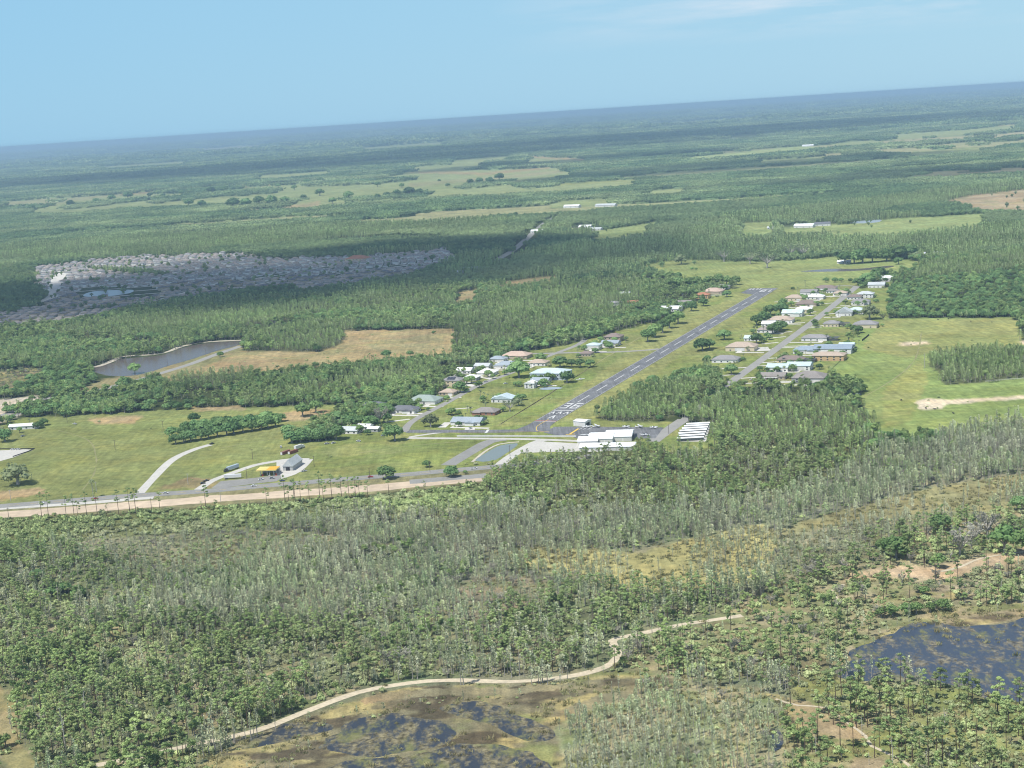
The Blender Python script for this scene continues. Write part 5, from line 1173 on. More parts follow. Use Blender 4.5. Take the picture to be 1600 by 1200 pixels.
ZT = {  # zone: [(species, trees per hectare, smallest, largest, clustering 0..1)]
 'wood': [('wood', 70, .6, 1.3, .5), ('oak', 62, .8, 1.45, .95), ('dom', 95, .6, 1.1, .95), ('pine', 14, .8, 1.1, .9)],
 'farwood': [], 'cypl': [('dom', 220, .5, 1.0, .3), ('wood', 30, .6, 1.0, .8)], 'oakd': [('oak', 85, .8, 1.25, .1), ('wood', 30, .8, 1.1, .2)], 'pineplant': [('pine', 230, .7, .95, 0), ('wood', 25, .6, .9, .3)],
 'bush': [('olive', 45, .35, .8, .2), ('shrub', 90, .6, 1.3, .2)],
 'tan': [('shrub', 2.5, .6, 1.3, .7)], 'past': [('shrub', .25, .6, 1.2, 0)], 'lawn': [('shrub', .8, .5, .9, .3)], 'town': [],
 'fgshrub': [('shrub', 420, .9, 2.2, .2), ('pine', 34, .3, .6, .5), ('wood', 16, .3, .5, .3), ('palm', 2, .5, .8, 0)],
 'fgcyp': [('cyp', 430, .5, 1.25, .5), ('pine', 22, .6, 1.05, .7), ('shrub', 170, .5, 1.4, .3), ('wood', 10, .35, .6, .5), ('pale', 12, .6, 1.1, .4)],
 'cypdense': [('cyp', 430, .65, 1.2, .35), ('wood', 60, .4, .8, .8), ('pale', 9, .6, 1, .3), ('shrub', 120, .6, 1.5, .3), ('pine', 8, .7, 1, .6)],
 'cypright': [('cyp', 400, .5, 1.3, .35), ('dom', 40, .4, .9, .6), ('shrub', 70, .6, 1.4, .3), ('pale', 12, .7, 1.2, .4), ('pine', 9, .7, 1.0, .6)],
 'scrub': [('cyp', 330, .3, .68, .45), ('shrub', 190, .5, 1.2, .4), ('pale', 5, .5, .9, .4)],
 'marshgrass': [('cyp', 190, .35, .95, .9), ('shrub', 14, .4, .8, .6)],
 'graycyp': [('cyp', 230, .5, .85, .4), ('pale', 26, .7, 1.2, .2), ('shrub', 90, .5, 1.1, .3)],
 'fgpine': [('pine', 122, .6, 1.25, .55), ('shrub', 320, .6, 1.9, .35), ('wood', 60, .35, .85, .7), ('pale', 7, .6, 1.0, .5), ('cyp', 110, .5, 1.0, .5), ('snag', 1.2, .5, .9, 0)],
 'mixpc': [('pine', 115, .5, 1.12, .5), ('cyp', 160, .5, 1.15, .5), ('shrub', 220, .7, 1.7, .2), ('wood', 48, .4, .8, .7), ('pale', 4, .6, 1, .4), ('snag', .5, .7, 1, 0)],
 'pined': [('pine', 105, .5, 1.08, .65), ('wood', 50, .35, .9, .8), ('dom', 55, .4, .9, .8), ('cyp', 40, .6, 1.0, .6), ('shrub', 220, .8, 1.8, .2), ('olive', 5, .6, .9, 0)],
 'mixopen': [('pine', 62, .65, 1.15, .55), ('shrub', 300, .6, 1.8, .4), ('wood', 15, .4, .7, .6), ('pale', 9, .6, 1.1, .4), ('cyp', 28, .4, .75, .6), ('olive', 3, .5, .9, 0), ('snag', .8, .6, 1, 0)],
 'savanna': [('pine', 62, .75, 1.25, .65), ('shrub', 430, .5, 1.5, .5), ('wood', 3, .35, .5, .5), ('pale', 6, .4, .8, .3), ('snag', 2.2, .6, 1.0, 0)],
 'marsh': [('shrub', 40, .3, .8, .6), ('cyp', 26, .2, .45, .8), ('snag', .7, .15, .4, 0)], 'marshcyp': [('cyp', 560, .3, .78, .5), ('shrub', 70, .5, 1.0, .4), ('pale', 9, .4, .9, .3)],
 'swamphw': [('wood', 70, .5, .9, .3), ('cyp', 160, .7, 1.1, .2), ('shrub', 90, .6, 1.5, .2)],
 'reedbed': [('shrub', 60, .3, .9, .6), ('cyp', 40, .3, .5, .7)], 'strip': [], 'sand': [('shrub', 8, .5, 1, .5)], 'dark': [('shrub', 300, .6, 1.5, 0)], 'nil': []}
names = sorted(ZN, key=ZN.get)

# ---- places kept clear of trees: roads, buildings, water
clear = np.zeros((1200, 1600), bool)
def clr(px, py, r):
    y0, x0 = int(py), int(px); clear[max(0, y0 - r // 2):y0 + r // 2 + 1, max(0, x0 - r):x0 + r + 1] = True
for q0, q1 in zip(TR[:-1], TR[1:]):
    for t in np.linspace(0, 1, 40): clr(q0[0] + (q1[0] - q0[0]) * t, q0[1] + (q1[1] - q0[1]) * t, 9)
for poly in ([(1134, 600), (1200, 552), (1270, 500), (1335, 446), (1346, 446), (1280, 504), (1210, 556), (1144, 604)], [(1010, 692), (1062, 653), (1080, 652), (1040, 694)],
             [(140, 573), (176, 564), (250, 552), (325, 533), (382, 530), (380, 545), (300, 572), (190, 604), (150, 614), (120, 618), (150, 595)],
             [(764, 414), (800, 387), (820, 366), (858, 338), (870, 341), (840, 368), (825, 386), (795, 413)], [(480, 1180), (520, 1140), (600, 1118), (690, 1100), (780, 1108), (860, 1130), (900, 1165), (880, 1200), (480, 1200)],
             [(1300, 1050), (1330, 1026), (1400, 990), (1480, 975), (1600, 965), (1600, 1096), (1480, 1072), (1400, 1060)], [(815, 700), (905, 688), (985, 690), (985, 707), (900, 716), (790, 724)]):
    ys, xs = np.array(poly)[:, 1], np.array(poly)[:, 0]
    S = (slice(max(0, int(min(ys)) - 1), min(1200, int(max(ys)) + 2)), slice(max(0, int(min(xs)) - 1), min(1600, int(max(xs)) + 2)))
    clear[S] |= inside(poly, xx[S] + .5, yy[S] + .5)
spots = np.array([(o.location.x, o.location.y) for o in C.objects if o.parent is None and o.type == 'EMPTY' and o.name.split('.')[0] in ('house', 'hangar', 'farm_building', 'clubhouse', 'filling_station', 'metal_building', 'storage_shed')])

trees = []        # (species, x, y, scale, zone id)
def scatter(y0, y1, cell, minkeep=0):
    half = .365 * y1 + 80
    gx, gy = np.meshgrid(np.arange(-half, half, cell), np.arange(y0, y1, cell))
    x = gx.ravel() + rng.uniform(-.48, .48, gx.size) * cell; y = gy.ravel() + rng.uniform(-.48, .48, gx.size) * cell
    px, py, d = proj(x, y)
    ok = (px > -170) & (px < 1770) & (py < 1330); x, y, px, py = x[ok], y[ok], px[ok], py[ok]
    z = zlook(x, y, 1.0)
    ci = clear[np.clip(py, 0, 1199).astype(int), np.clip(px, 0, 1599).astype(int)]
    u = rng.random(len(x)); ha = cell * cell / 1e4
    for zi, zn in enumerate(names):
        m = (z == zi) & ~ci
        if not m.any() or zn not in ZT: continue
        idx = np.nonzero(m)[0]; acc = np.zeros(len(idx))
        for k, (s, dens, a, b, cl) in enumerate(ZT[zn]):
            if s == 'shrub' and y0 > 2000: continue
            nz = fbm(x[idx], y[idx], 46 if y0 < 1300 else 90, 31 + k * 7 + zi, 3)
            w = np.clip((nz - .5) * 5 + .5, 0, 1) * 2
            pr = dens * ha * ((1 - cl) + cl * w); lo = acc.copy(); acc = acc + pr
            hit = (u[idx] >= lo) & (u[idx] < acc); sel = idx[hit]
            sc_ = a + (b - a) * rng.beta(2, 2, len(sel)) * (.75 + .5 * vnoise(x[sel], y[sel], 60, 77))
            for X, Y, q in zip(x[sel], y[sel], sc_): trees.append((s, X, Y, q, zi))
scatter(560, 1320, 3.4); scatter(1320, 2700, 5.0)
if len(spots):
    keep = []
    for t in trees:
        if t[2] > 1320 and t[0] != 'shrub' and np.min(np.hypot(spots[:, 0] - t[1], spots[:, 1] - t[2])) < 15: continue
        keep.append(t)
    trees = keep

# ---- trees that can be picked out one by one
PICK = []
def one(sp, px, py, width, label, group=None, n=1, dx=0, dy=0):
    for i in range(n):
        X, Y = P(px + (dx * i + (random.uniform(-.2, .2) * dx if n > 1 else 0)), py + dy * i); D = math.hypot(X, Y)
        nom = {'oak': 10.5, 'wood': 8, 'tree': 10, 'slim': 5, 'olive': 10.5, 'palm': 4, 'pine': 5.5, 'pale': 6.5, 'shrub': 3, 'snag': 4, 'cyp': 3.5}[sp]
        PICK.append((sp, X, Y, width * (random.uniform(.85, 1.15) if n > 1 else 1) * D / F / nom, label, group))
one('olive', 28, 757, 50, 'broad grey green live oak standing alone in the lower left of the pasture')
one('oak', 8, 690, 32, 'dark round oak at the left edge of the picture below the white building')
one('palm', 146, 777, 11, 'dark palm beside the red car on the highway')
one('oak', 274, 694, 27, 'dark oak in the grove at the top of the white drive', 'oaks in the grove above the white drive', 13, 13.2, -2.3)
one('oak', 272, 684, 25, 'dark oak in the grove at the top of the white drive', 'oaks in the grove above the white drive', 12, 14.5, -2.2)
one('oak', 292, 673, 24, 'dark oak in the grove at the top of the white drive', 'oaks in the grove above the white drive', 10, 16, -1.6)
one('oak', 303, 660, 22, 'dark oak standing apart above the pasture grove')
one('tree', 290, 690, 18, 'yellow green tree at the left end of the pasture grove')
one('oak', 458, 692, 30, 'large dark oak in the clump right of the red containers', 'oaks in the clump by the containers', 6, 13, -1)
one('oak', 452, 682, 26, 'large dark oak in the clump right of the red containers', 'oaks in the clump by the containers', 5, 15, -1)
one('oak', 534, 664, 30, 'oak shading the white farmhouse roofs', 'oaks around the farmhouse', 4, 16, 1)
one('oak', 600, 660, 26, 'round oak between the farmhouse and the dark grey roofed house')
one('pale', 594, 664, 26, 'grey leafless tree beside the farmhouse oaks')
one('oak', 617, 689, 38, 'tall oak standing alone at the pasture end of the taxiway street')
one('tree', 490, 645, 30, 'bright green tree at the edge of the woods above the farmhouse', 'bright green trees above the farmhouse', 2, -20, 6)
one('olive', 673, 667, 31, 'pale green round tree beside the blue grey gabled house')
one('oak', 719, 613, 29, 'dark round oak in front of the solar roofed house')
one('tree', 749, 606, 15, 'slim tree in the sandy yard of the white houses')
one('oak', 811, 590, 36, 'broad oak left of the huge hangar house')
one('oak', 886, 598, 28, 'round oak with visible trunk right of the huge hangar house')
one('oak', 878, 574, 22, 'dark oak in the row behind the huge hangar house', 'oak row behind the hangar house', 4, 15, 0)
one('tree', 845, 568, 22, 'green tree between the pink tiled house and the oak row')
one('olive', 797, 643, 26, 'grey green tree behind the modern pale roofed house')
one('olive', 810, 634, 20, 'brownish bare crowned tree right of the modern pale roofed house')
one('palm', 750, 626, 6, 'palm left of the modern pale roofed house', 'palms by the modern house', 4, 7, 1)
one('tree', 700, 648, 14, 'small tree left of the brick walled house', 'small trees by the brick house', 3, 8, 1)
one('oak', 604, 748, 30, 'round dark oak beside the highway below the mown field')
one('oak', 667, 730, 17, 'small dark tree between the mown field and the grey access road')
one('oak', 705, 745, 27, 'dark round tree on the highway verge below the pond')
one('oak', 727, 741, 10, 'small bush like tree right of the highway verge tree')
one('oak', 196, 608, 29, 'dark round tree on the near side of the lake road, left one of two')
one('oak', 226, 607, 18, 'dark round tree on the near side of the lake road, right one of two')
one('tree', 211, 584, 22, 'pale green tree at the near shore of the lake')
one('oak', 344, 558, 13, 'small dark tree beside the road at the right end of the lake')
one('oak', 604, 559, 17, 'round dark tree in the tan field, left one of two', None); one('oak', 641, 557, 14, 'round dark tree in the tan field, right one of two')
one('oak', 678, 522, 9, 'small dark tree at the far edge of the tan field')
one('shrub', 728, 726, 6, 'small palm like shrub at the near corner of the pond', 'shrubs at the pond corner', 3, 16, 0)
one('oak', 1143, 585, 24, 'dark tree right of the grey roofed house behind the cypress trees')
one('tree', 1120, 598, 22, 'tall tree at the near end of the street beside the woods', 'tall trees at the near end of the street', 3, -12, -2)
one('oak', 1108, 545, 24, 'dark oak between runway and tan hip roofed house', 'oaks left of the tan hip roofed house', 2, -9, 3)
one('oak', 1132, 531, 22, 'oak standing at the back of the tan hip roofed house')
one('oak', 1182, 537, 26, 'dark tree in front of the small teal roofed house')
one('oak', 1206, 522, 24, 'dark oak in the clump before the hidden grey house', 'oaks in the clump along the street', 3, 8, -3)
one('oak', 1183, 508, 28, 'large dark oak behind the tan house with white gable', 'large oaks between runway and houses', 2, 14, -4)
one('oak', 1205, 493, 26, 'dark oak behind the pale teal roofed hangar house', 'oaks behind the teal hangar house', 2, 12, -2)
one('oak', 1224, 477, 16, 'dark round tree left of the cream roofed house')
one('tree', 1284, 477, 8, 'slim tree right of the brown tiled house')
one('oak', 1239, 453, 8, 'small round tree beyond the runway end'); one('palm', 1258, 448, 6, 'palm like tree beyond the runway end')
one('oak', 1288, 441, 11, 'dark tree at the end of the airfield street', 'dark trees at the street end', 4, 14, 0)
one('oak', 1355, 445, 22, 'dark round tree at the far corner of the street', 'dark trees at the far street corner', 3, 9, -5)
one('oak', 1187, 580, 14, 'round tree at the bend of the driveway below the metal hangars')
one('palm', 1212, 570, 5, 'palm beside the screened house on the street', 'palms along the right side of the street', 6, 9, -3)
one('palm', 1226, 589, 6, 'palm in front of the paired metal hangars', 'palms in front of the metal hangars', 3, 8, 0)
one('palm', 1183, 596, 4, 'small palm along the nearest driveway', 'small palms along the nearest driveway', 4, 15, 0)
one('olive', 1359, 499, 34, 'broad bare brown tree next to the white pale blue roofed house')
one('olive', 1380, 500, 16, 'low grey brush beside the broad bare brown tree')
one('olive', 1072, 413, 28, 'grey brown oak at the far edge of the big green field', 'grey brown oaks beyond the big field', 2, 50, -4)
one('olive', 1172, 412, 26, 'broad grey oak in the middle of the far field row', None); one('olive', 1199, 419, 34, 'largest grey oak standing out in the big far field')
one('olive', 1236, 402, 30, 'grey oak in the pair right of the largest field oak', 'pair of grey oaks at the far field', 2, 20, 1)
one('oak', 1080, 422, 7, 'tiny dark tree alone in the far field', 'two tiny trees in the far field', 2, 9, 0)
one('oak', 1322, 413, 28, 'dark tree clump beside the far pasture pond', 'dark trees beside the far pasture pond', 4, 14, -1)
one('oak', 1404, 413, 18, 'dark round tree right of the far pasture pond')
one('oak', 1385, 408, 26, 'dark oak behind the far pond', 'dark oaks behind the far pond', 3, 18, -3)
one('tree', 1150, 445, 22, 'dark tree in the hedge row beyond the runway', 'trees in the hedge row beyond the runway', 8, -15, 1)
one('oak', 1136, 464, 14, 'dark tree right of the salmon tiled house')
one('oak', 1098, 478, 22, 'round dark tree below the orange brown house', 'round trees below the orange brown house', 2, -16, 8)
one('tree', 1060, 506, 26, 'tree at the edge of the woods left of the runway', 'edge trees left of the runway', 5, -12, 7)
one('snag', 1445, 575, 8, 'slender dead tree left of the right cypress dome')
# open right hand corner and swamp edge
one('oak', 1470, 830, 40, 'dark oak standing alone above the sandy clearing'); one('oak', 1595, 798, 34, 'dark green oak cut by the right edge above the clearing')
one('tree', 1400, 872, 48, 'bright green broad oak left of the sandy clearing'); one('tree', 1385, 866, 36, 'green oak behind the bright broad oak')
one('olive', 1545, 828, 36, 'pale leafless oak with spreading branches in the clearing'); one('olive', 1585, 830, 40, 'yellow green oak near the right edge of the clearing')
one('tree', 1570, 866, 50, 'bright green spreading oak over the sand', 'bright green oaks over the sand', 2, 32, 2)
one('pale', 1500, 872, 44, 'grey leafless thicket tree beside the sandy clearing'); one('pale', 1520, 850, 34, 'grey bare brush tree above the clearing', 'grey bare trees above the clearing', 2, 22, -8)
one('tree', 1466, 888, 30, 'round grey green tree at the near side of the sandy clearing'); one('tree', 1444, 930, 20, 'dense dark green round tree above the pond')
one('olive', 1320, 893, 42, 'big drooping grey green tree at the edge of the swamp left of the clearing'); one('pale', 1265, 905, 30, 'white bare tree at the swamp edge', 'white bare trees at the swamp edge', 2, 18, -6)
one('tree', 1380, 965, 24, 'leafy bush tree along the upper pond shore', 'leafy trees along the upper pond shore', 6, 18, -2)
one('snag', 1275, 1180, 12, 'pale dead tree with forked top in the lower right scrub'); one('snag', 1347, 1150, 10, 'dead white trunk between the pines at lower right'); one('snag', 1395, 1195, 14, 'tallest bleached dead trunk at the bottom edge'); one('snag', 1448, 1190, 10, 'crooked dead trunk right of the tallest bleached one'); one('snag', 103, 1175, 22, 'white bare dead tree at lower left above the track'); one('snag', 134, 1120, 14, 'slim white dead tree in the lower left pines'); one('snag', 1358, 1195, 8, 'short bleached stump near the bottom edge')
one('snag', 1040, 985, 7, 'grey dead trunk beside the track bend', None); one('snag', 920, 985, 8, 'bleached straight trunk in the pines above the track'); one('snag', 92, 942, 9, 'white standing trunk in the upper left scrub'); one('snag', 342, 1105, 9, 'white trunk among the lower left pines'); one('snag', 527, 800, 8, 'pale bare trunk below the highway')
one('pale', 612, 1045, 28, 'silver grey feathery tree beside the track', 'silver grey trees beside the track', 2, 18, -4)
# tall pines that stand along the highway cut
for i, x in enumerate([66, 76, 104, 116, 122, 136, 152, 186, 203, 213, 250, 322, 417, 446, 452, 460, 462, 470, 484, 500, 506, 519, 534, 546, 556, 562, 575, 608]):
    yb = np.interp(x, [0, 330, 560, 755], [815, 797, 781, 762]); one('slim', x, yb + random.uniform(-3, 4), random.uniform(9, 13), 'slim tall pine standing against the sandy roadworks', 'slim pines along the roadworks')
for x, yb, w in ((1475, 1010, 0), (1302, 1132, 22), (1330, 1130, 24), (1345, 1110, 22), (1306, 1100, 20), (1235, 1100, 18), (1280, 1115, 18)):
    if w: one('pine', x, yb, w, 'tall pine with a bare trunk on the near bank of the blue pond', 'tall pines on the near bank of the pond')

for o in list(C.objects):
    if o.parent is None and o.type == 'EMPTY' and o.name.split('.')[0] == 'house' and 1350 < o.location.y < 2600:
        hx, hy = o.location.x, o.location.y; qx = proj(hx, hy)[0]
        side = 'left' if qx < 1000 else 'right'
        for k in range(11 if qx < 1000 else 8):
            a_ = random.uniform(0, 6.28); r_ = random.uniform(14, 25); X, Y = hx + math.cos(a_) * r_, hy + math.sin(a_) * r_ * .9
            if Y < hy - 8 and k % 2: continue
            spc = random.choice(['tree', 'oak', 'tree', 'shrub', 'shrub', 'palm'])
            wd = {'tree': (.6, 1.15), 'oak': (.55, 1.05), 'shrub': (1.0, 2.2), 'palm': (.7, 1.05)}[spc]
            nm_ = {'tree': 'green garden tree', 'oak': 'dark garden tree', 'shrub': 'garden shrub', 'palm': 'garden palm'}[spc]
            PICK.append((spc, X, Y, random.uniform(*wd), nm_ + ' beside the airpark houses %s of the runway' % side, nm_ + 's %s of the runway' % side))
def mk_meshes(sp):
    vs, tm, cm, nm, cat, hh = SP[sp]; out = []
    for T, Cn in vs:
        out.append((T.mesh(nm + '_trunk', [M[tm]]) if T is not None else None, Cn.mesh(nm + '_crown', [M[cm]]) if Cn is not None and cm else None))
    return out
TMESH = {}
def put_tree(sp, x, y, s, label, group, k=None):
    vs, tm, cm, nm, cat, hh = SP[sp]
    if sp not in TMESH: TMESH[sp] = mk_meshes(sp)
    k = int(rng.integers(len(vs))) if k is None else k % len(vs)
    t, c = TMESH[sp][k]; rz = random.uniform(0, 6.28)
    if t is not None and c is not None:
        r = empty(nm, (x, y, -.05), rz, s); meshobj('trunk', t, r); meshobj('crown', c, r)
    else:
        r = meshobj(nm, t or c, None, (x, y, -.05), rz); r.scale = (s, s, s)
    tag(r, label, cat, group)
count = {}
print('picked', len(PICK), sum('garden' in q[4] for q in PICK))
for i, (sp, x, y, s, lb, g) in enumerate(PICK):
    put_tree(sp, x, y, s, lb, g, 0 if lb.startswith(('pale green', 'broad grey green')) else None); count[sp] = count.get(sp, 0) + 1

ZL = {'swamphw': 'in the dark green hardwood clump at the centre of the swamp', 'fgshrub': 'in the dense scrub just below the highway', 'fgcyp': 'in the open swamp in the left and middle foreground', 'cypdense': 'in the thick grey swamp forest at the centre', 'cypright': 'in the long swamp forest band at middle right', 'scrub': 'in the dry brown scrub of the swamp', 'marshgrass': 'on the yellow marsh grass', 'graycyp': 'among the leafless grey stand at the centre',
      'fgpine': 'in the pine woods at lower left above the track', 'mixpc': 'in the mixed woods behind the bend of the track', 'pined': 'in the pine woods between hangars and swamp', 'mixopen': 'in the open woods between track and blue pond', 'savanna': 'in the sparse sandy scrub at lower right', 'marsh': 'in the brown marsh at the bottom', 'marshcyp': 'in the pale young swamp at the bottom centre', 'reedbed': 'in the brown reeds around the blue pond',
      'wood': 'in the mixed woods around the airfield', 'oakd': 'in the dark oak woods', 'cypl': 'in the pale green cypress dome', 'bush': 'in the grey brush', 'dark': 'on the verge below the highway', 'tan': 'on the dry tan ground', 'sand': 'on bare sand', 'past': 'in open pasture', 'lawn': 'on the airfield lawns', 'strip': 'beside the runway'}
ADJ = {'pine': 'bare trunked pine', 'cyp': 'thin feathery cypress', 'dom': 'leafy narrow cypress', 'oak': 'dark round oak', 'wood': 'bushy green hardwood tree', 'olive': 'grey green oak', 'pale': 'pale leafless tree', 'snag': 'bleached dead trunk', 'palm': 'tall cabbage palm', 'shrub': 'low bushy shrub'}
by = {}
for t in trees: by.setdefault(t[0], []).append(t)

def stuff(name, sp, pts, rot, scl, vi, label, cat):
    """one object holding a mass of trees: tree shapes plus a point for each place, joined by a node modifier"""
    vs, tm, cm, _, _, _ = SP[sp]
    V, Fc, Mi, vid = [], [], [], []
    mats = [M[q] for q in (tm, cm) if q]; im = {q: i for i, q in enumerate([q for q in (tm, cm) if q])}
    for k, (T, Cn) in enumerate(vs):
        for bb, q in ((T, tm), (Cn, cm)):
            if bb is None or q is None: continue
            n = len(V); V += bb.v; Fc += [tuple(i + n for i in f) for f in bb.f]; Mi += [im[q]] * len(bb.f); vid += [k] * len(bb.v)
    nv = len(V); N_ = len(pts)
    me = bpy.data.meshes.new(name); me.from_pydata(V + [tuple(q) for q in pts], [], Fc)
    for q in mats: me.materials.append(q)
    me.polygons.foreach_set('material_index', np.array(Mi, np.int32))
    def attr(nm, typ, fill, arr):
        a = me.attributes.new(nm, typ, 'POINT'); d = np.concatenate([np.full(nv, fill, arr.dtype) if not isinstance(fill, np.ndarray) else fill, arr]); a.data.foreach_set('value', d)
    attr('vid', 'INT', np.array(vid, np.int32), np.full(N_, -1, np.int32)); attr('rot', 'FLOAT', 0, np.asarray(rot, np.float32)); attr('scl', 'FLOAT', 1, np.asarray(scl, np.float32)); attr('pick', 'INT', 0, np.asarray(vi, np.int32))
    o = link(bpy.data.objects.new(name, me)); tag(o, label, cat, kind='stuff')
    g = bpy.data.node_groups.new(name, 'GeometryNodeTree')
    g.interface.new_socket('Geometry', in_out='INPUT', socket_type='NodeSocketGeometry'); g.interface.new_socket('Geometry', in_out='OUTPUT', socket_type='NodeSocketGeometry')
    gi, go = g.nodes.new('NodeGroupInput'), g.nodes.new('NodeGroupOutput')
    def na(nm, typ):
        q = g.nodes.new('GeometryNodeInputNamedAttribute'); q.data_type = typ; q.inputs['Name'].default_value = nm; return [s_ for s_ in q.outputs if s_.enabled and s_.name == 'Attribute'][0]
    vida = na('vid', 'INT')
    def sep(k):
        c = g.nodes.new('FunctionNodeCompare'); c.data_type = 'INT'; c.operation = 'EQUAL'
        ins = [s_ for s_ in c.inputs if s_.enabled]; g.links.new(vida, ins[0]); ins[1].default_value = k
        q = g.nodes.new('GeometryNodeSeparateGeometry'); q.domain = 'POINT'; g.links.new(gi.outputs[0], q.inputs['Geometry']); g.links.new(c.outputs[0], q.inputs['Selection']); return q.outputs[0]
    j = g.nodes.new('GeometryNodeJoinGeometry')
    for k in range(len(vs)):
        t = g.nodes.new('GeometryNodeGeometryToInstance'); g.links.new(sep(k), t.inputs[0]); g.links.new(t.outputs[0], j.inputs[0])
    ip = g.nodes.new('GeometryNodeInstanceOnPoints'); ip.inputs['Pick Instance'].default_value = True
    g.links.new(sep(-1), ip.inputs['Points']); g.links.new(j.outputs[0], ip.inputs['Instance']); g.links.new(na('pick', 'INT'), ip.inputs['Instance Index'])
    cx = g.nodes.new('ShaderNodeCombineXYZ'); g.links.new(na('rot', 'FLOAT'), cx.inputs[2]); g.links.new(cx.outputs[0], ip.inputs['Rotation']); g.links.new(na('scl', 'FLOAT'), ip.inputs['Scale'])
    g.links.new(ip.outputs[0], go.inputs[0])
    md = o.modifiers.new('scatter', 'NODES'); md.node_group = g
    return o

STUFF = {'pine': ('pine_forest', 'woods of bare trunked pines beyond the nearest ones', 'pine woods'), 'cyp': ('cypress_forest', 'feathery grey green cypress swamp filling the foreground', 'cypress swamp'), 'dom': ('cypress_woods', 'pale green woods of narrow cypress around the airfield', 'cypress woods'), 'oak': ('oak_woods', 'dark woods of round oaks around the airfield', 'oak woods'),
         'wood': ('hardwood_forest', 'bushy green mixed forest around the airfield', 'hardwood forest'), 'shrub': ('undergrowth', 'low bushy undergrowth of scrub and palmetto', 'undergrowth'), 'pale': ('bare_brush', 'pale leafless brush scattered through the swamp', 'brush'), 'olive': ('grey_brush', 'grey green brush at the left edge below the lake', 'brush')}
for sp, L in by.items():
    L.sort(key=lambda t: t[2])
    quota = max(0, (230 if sp in ('pine', 'cyp') else 200) - count.get(sp, 0)); left = []
    hh = SP[sp][5]
    for t in L:
        if sp in STUFF and quota <= 0: left.append(t); continue
        px, py, _ = proj(t[1], t[2]); px2, py2, _ = proj(t[1], t[2], hh * t[3])
        if not (6 < px < 1594 and py < 1192 and py2 > 5) and sp in STUFF: left.append(t); continue
        z = names[t[4]]
        put_tree(sp, t[1], t[2], t[3], ADJ[sp] + ' ' + ZL.get(z, 'in the swamp'), SP[sp][4] + 's ' + ZL.get(z, 'in the swamp')); quota -= 1
    if left:
        a = np.array([(t[1], t[2], -.05) for t in left]); n = len(a)
        stuff(STUFF[sp][0], sp, a, rng.uniform(0, 6.28, n), np.array([t[3] for t in left]), rng.integers(0, len(SP[sp][0]), n), STUFF[sp][1], STUFF[sp][2])
print('trees', {k: len(v) for k, v in by.items()})

# ---- reeds and marsh grass tufts
def t_reed(seed):
    rr = np.random.default_rng(seed); Cn = MB()
    for i in range(26):
        x, y = rr.normal(0, .8, 2); a = rr.uniform(0, 6.28); h = rr.uniform(.4, 1.1); w = rr.uniform(.12, .3); l = rr.normal(0, .3, 2)
        u = np.array([math.cos(a) * w, math.sin(a) * w, 0]); p = np.array([x, y, 0]); q = np.array([x + l[0], y + l[1], h])
        Cn.add([p - u, p + u, q + u * .4, q - u * .4], [(0, 1, 2, 3)])
    return None, Cn
SP['reed'] = ([t_reed(1), t_reed(2), t_reed(3)], None, 'reed', 'reeds', 'reeds', 1)
gx, gy = np.meshgrid(np.arange(-260, 420, 3.2), np.arange(600, 1250, 3.2)); x = gx.ravel() + rng.uniform(-1.6, 1.6, gx.size); y = gy.ravel() + rng.uniform(-1.6, 1.6, gx.size)
z = zlook(x, y); dens = np.full(len(names), .0); 
for k, v in (('marsh', .34), ('marshcyp', .4), ('reedbed', .55), ('marshgrass', .5), ('scrub', .4), ('savanna', .3), ('mixopen', .22), ('fgcyp', .18), ('graycyp', .3)): dens[ZN[k]] = v
px, py, _ = proj(x, y); ok = (rng.random(len(x)) < dens[z] * np.clip((fbm(x, y, 18, 3) - .3) * 3, 0, 1)) & ~(clear[np.clip(py, 0, 1199).astype(int), np.clip(px, 0, 1599).astype(int)] & (rng.random(len(x)) > np.where(fbm(x, y, 30, 8, 4) > .54, .5, .03))) & (px > -60) & (px < 1660)
n = int(ok.sum()); stuff('reeds', 'reed', np.stack([x[ok], y[ok], np.zeros(n)], 1), rng.uniform(0, 6.28, n), rng.uniform(.6, 1.6, n), rng.integers(0, 3, n), 'dry yellow brown reeds and tufted marsh grass', 'reeds')

# ---- forest beyond the airfield, ever coarser with distance
def far_scatter(y0, y1, cell):
    half = .365 * y1 + 100
    gx, gy = np.meshgrid(np.arange(-half, half, cell), np.arange(y0, y1, cell))
    x = gx.ravel() + rng.uniform(-.45, .45, gx.size) * cell; y = gy.ravel() + rng.uniform(-.45, .45, gx.size) * cell
    px, py, d = proj(x, y); ok = (px > -120) & (px < 1720) & (py < 1300)
    x, y = x[ok], y[ok]; k = 2400.0 / proj(x, y)[2]
    px, py, d = proj(x, y)
    px2 = np.clip(px + (fbm(x, y, 60, 5) - .5) * 60 * k, 0, 1599).astype(int); py2 = np.clip(py + (fbm(x, y, 60, 9) - .5) * 60 * k * CH / d, 0, 1199).astype(int)
    return x, y, zmap[py2, px2], clear[py2, px2]
x, y, z, ci = far_scatter(2700, 4700, 7.6)
den = {'wood': .95, 'farwood': .9, 'oakd': .95, 'bush': .5, 'past': .004, 'tan': .004, 'town': .025}
pr = np.zeros(len(names)); pc = np.zeros(len(names))
for k, v in den.items(): pr[ZN[k]] = v
pc[ZN['cypl']] = .98; pc[ZN['pineplant']] = .98; pc[ZN['wood']] = .0
mixn = fbm(x, y, 220, 41)
u = rng.random(len(x)); isf = (u < pr[z]) & ~ci
cy = isf & (z == ZN['wood']) & (mixn > .60); isf &= ~cy; cy |= (u < pc[z]) & ~ci; gp = gapf(x, y) & (proj(x, y)[1] < 350); isf &= ~gp; cy &= ~gp
big = fbm(x, y, 300, 5)
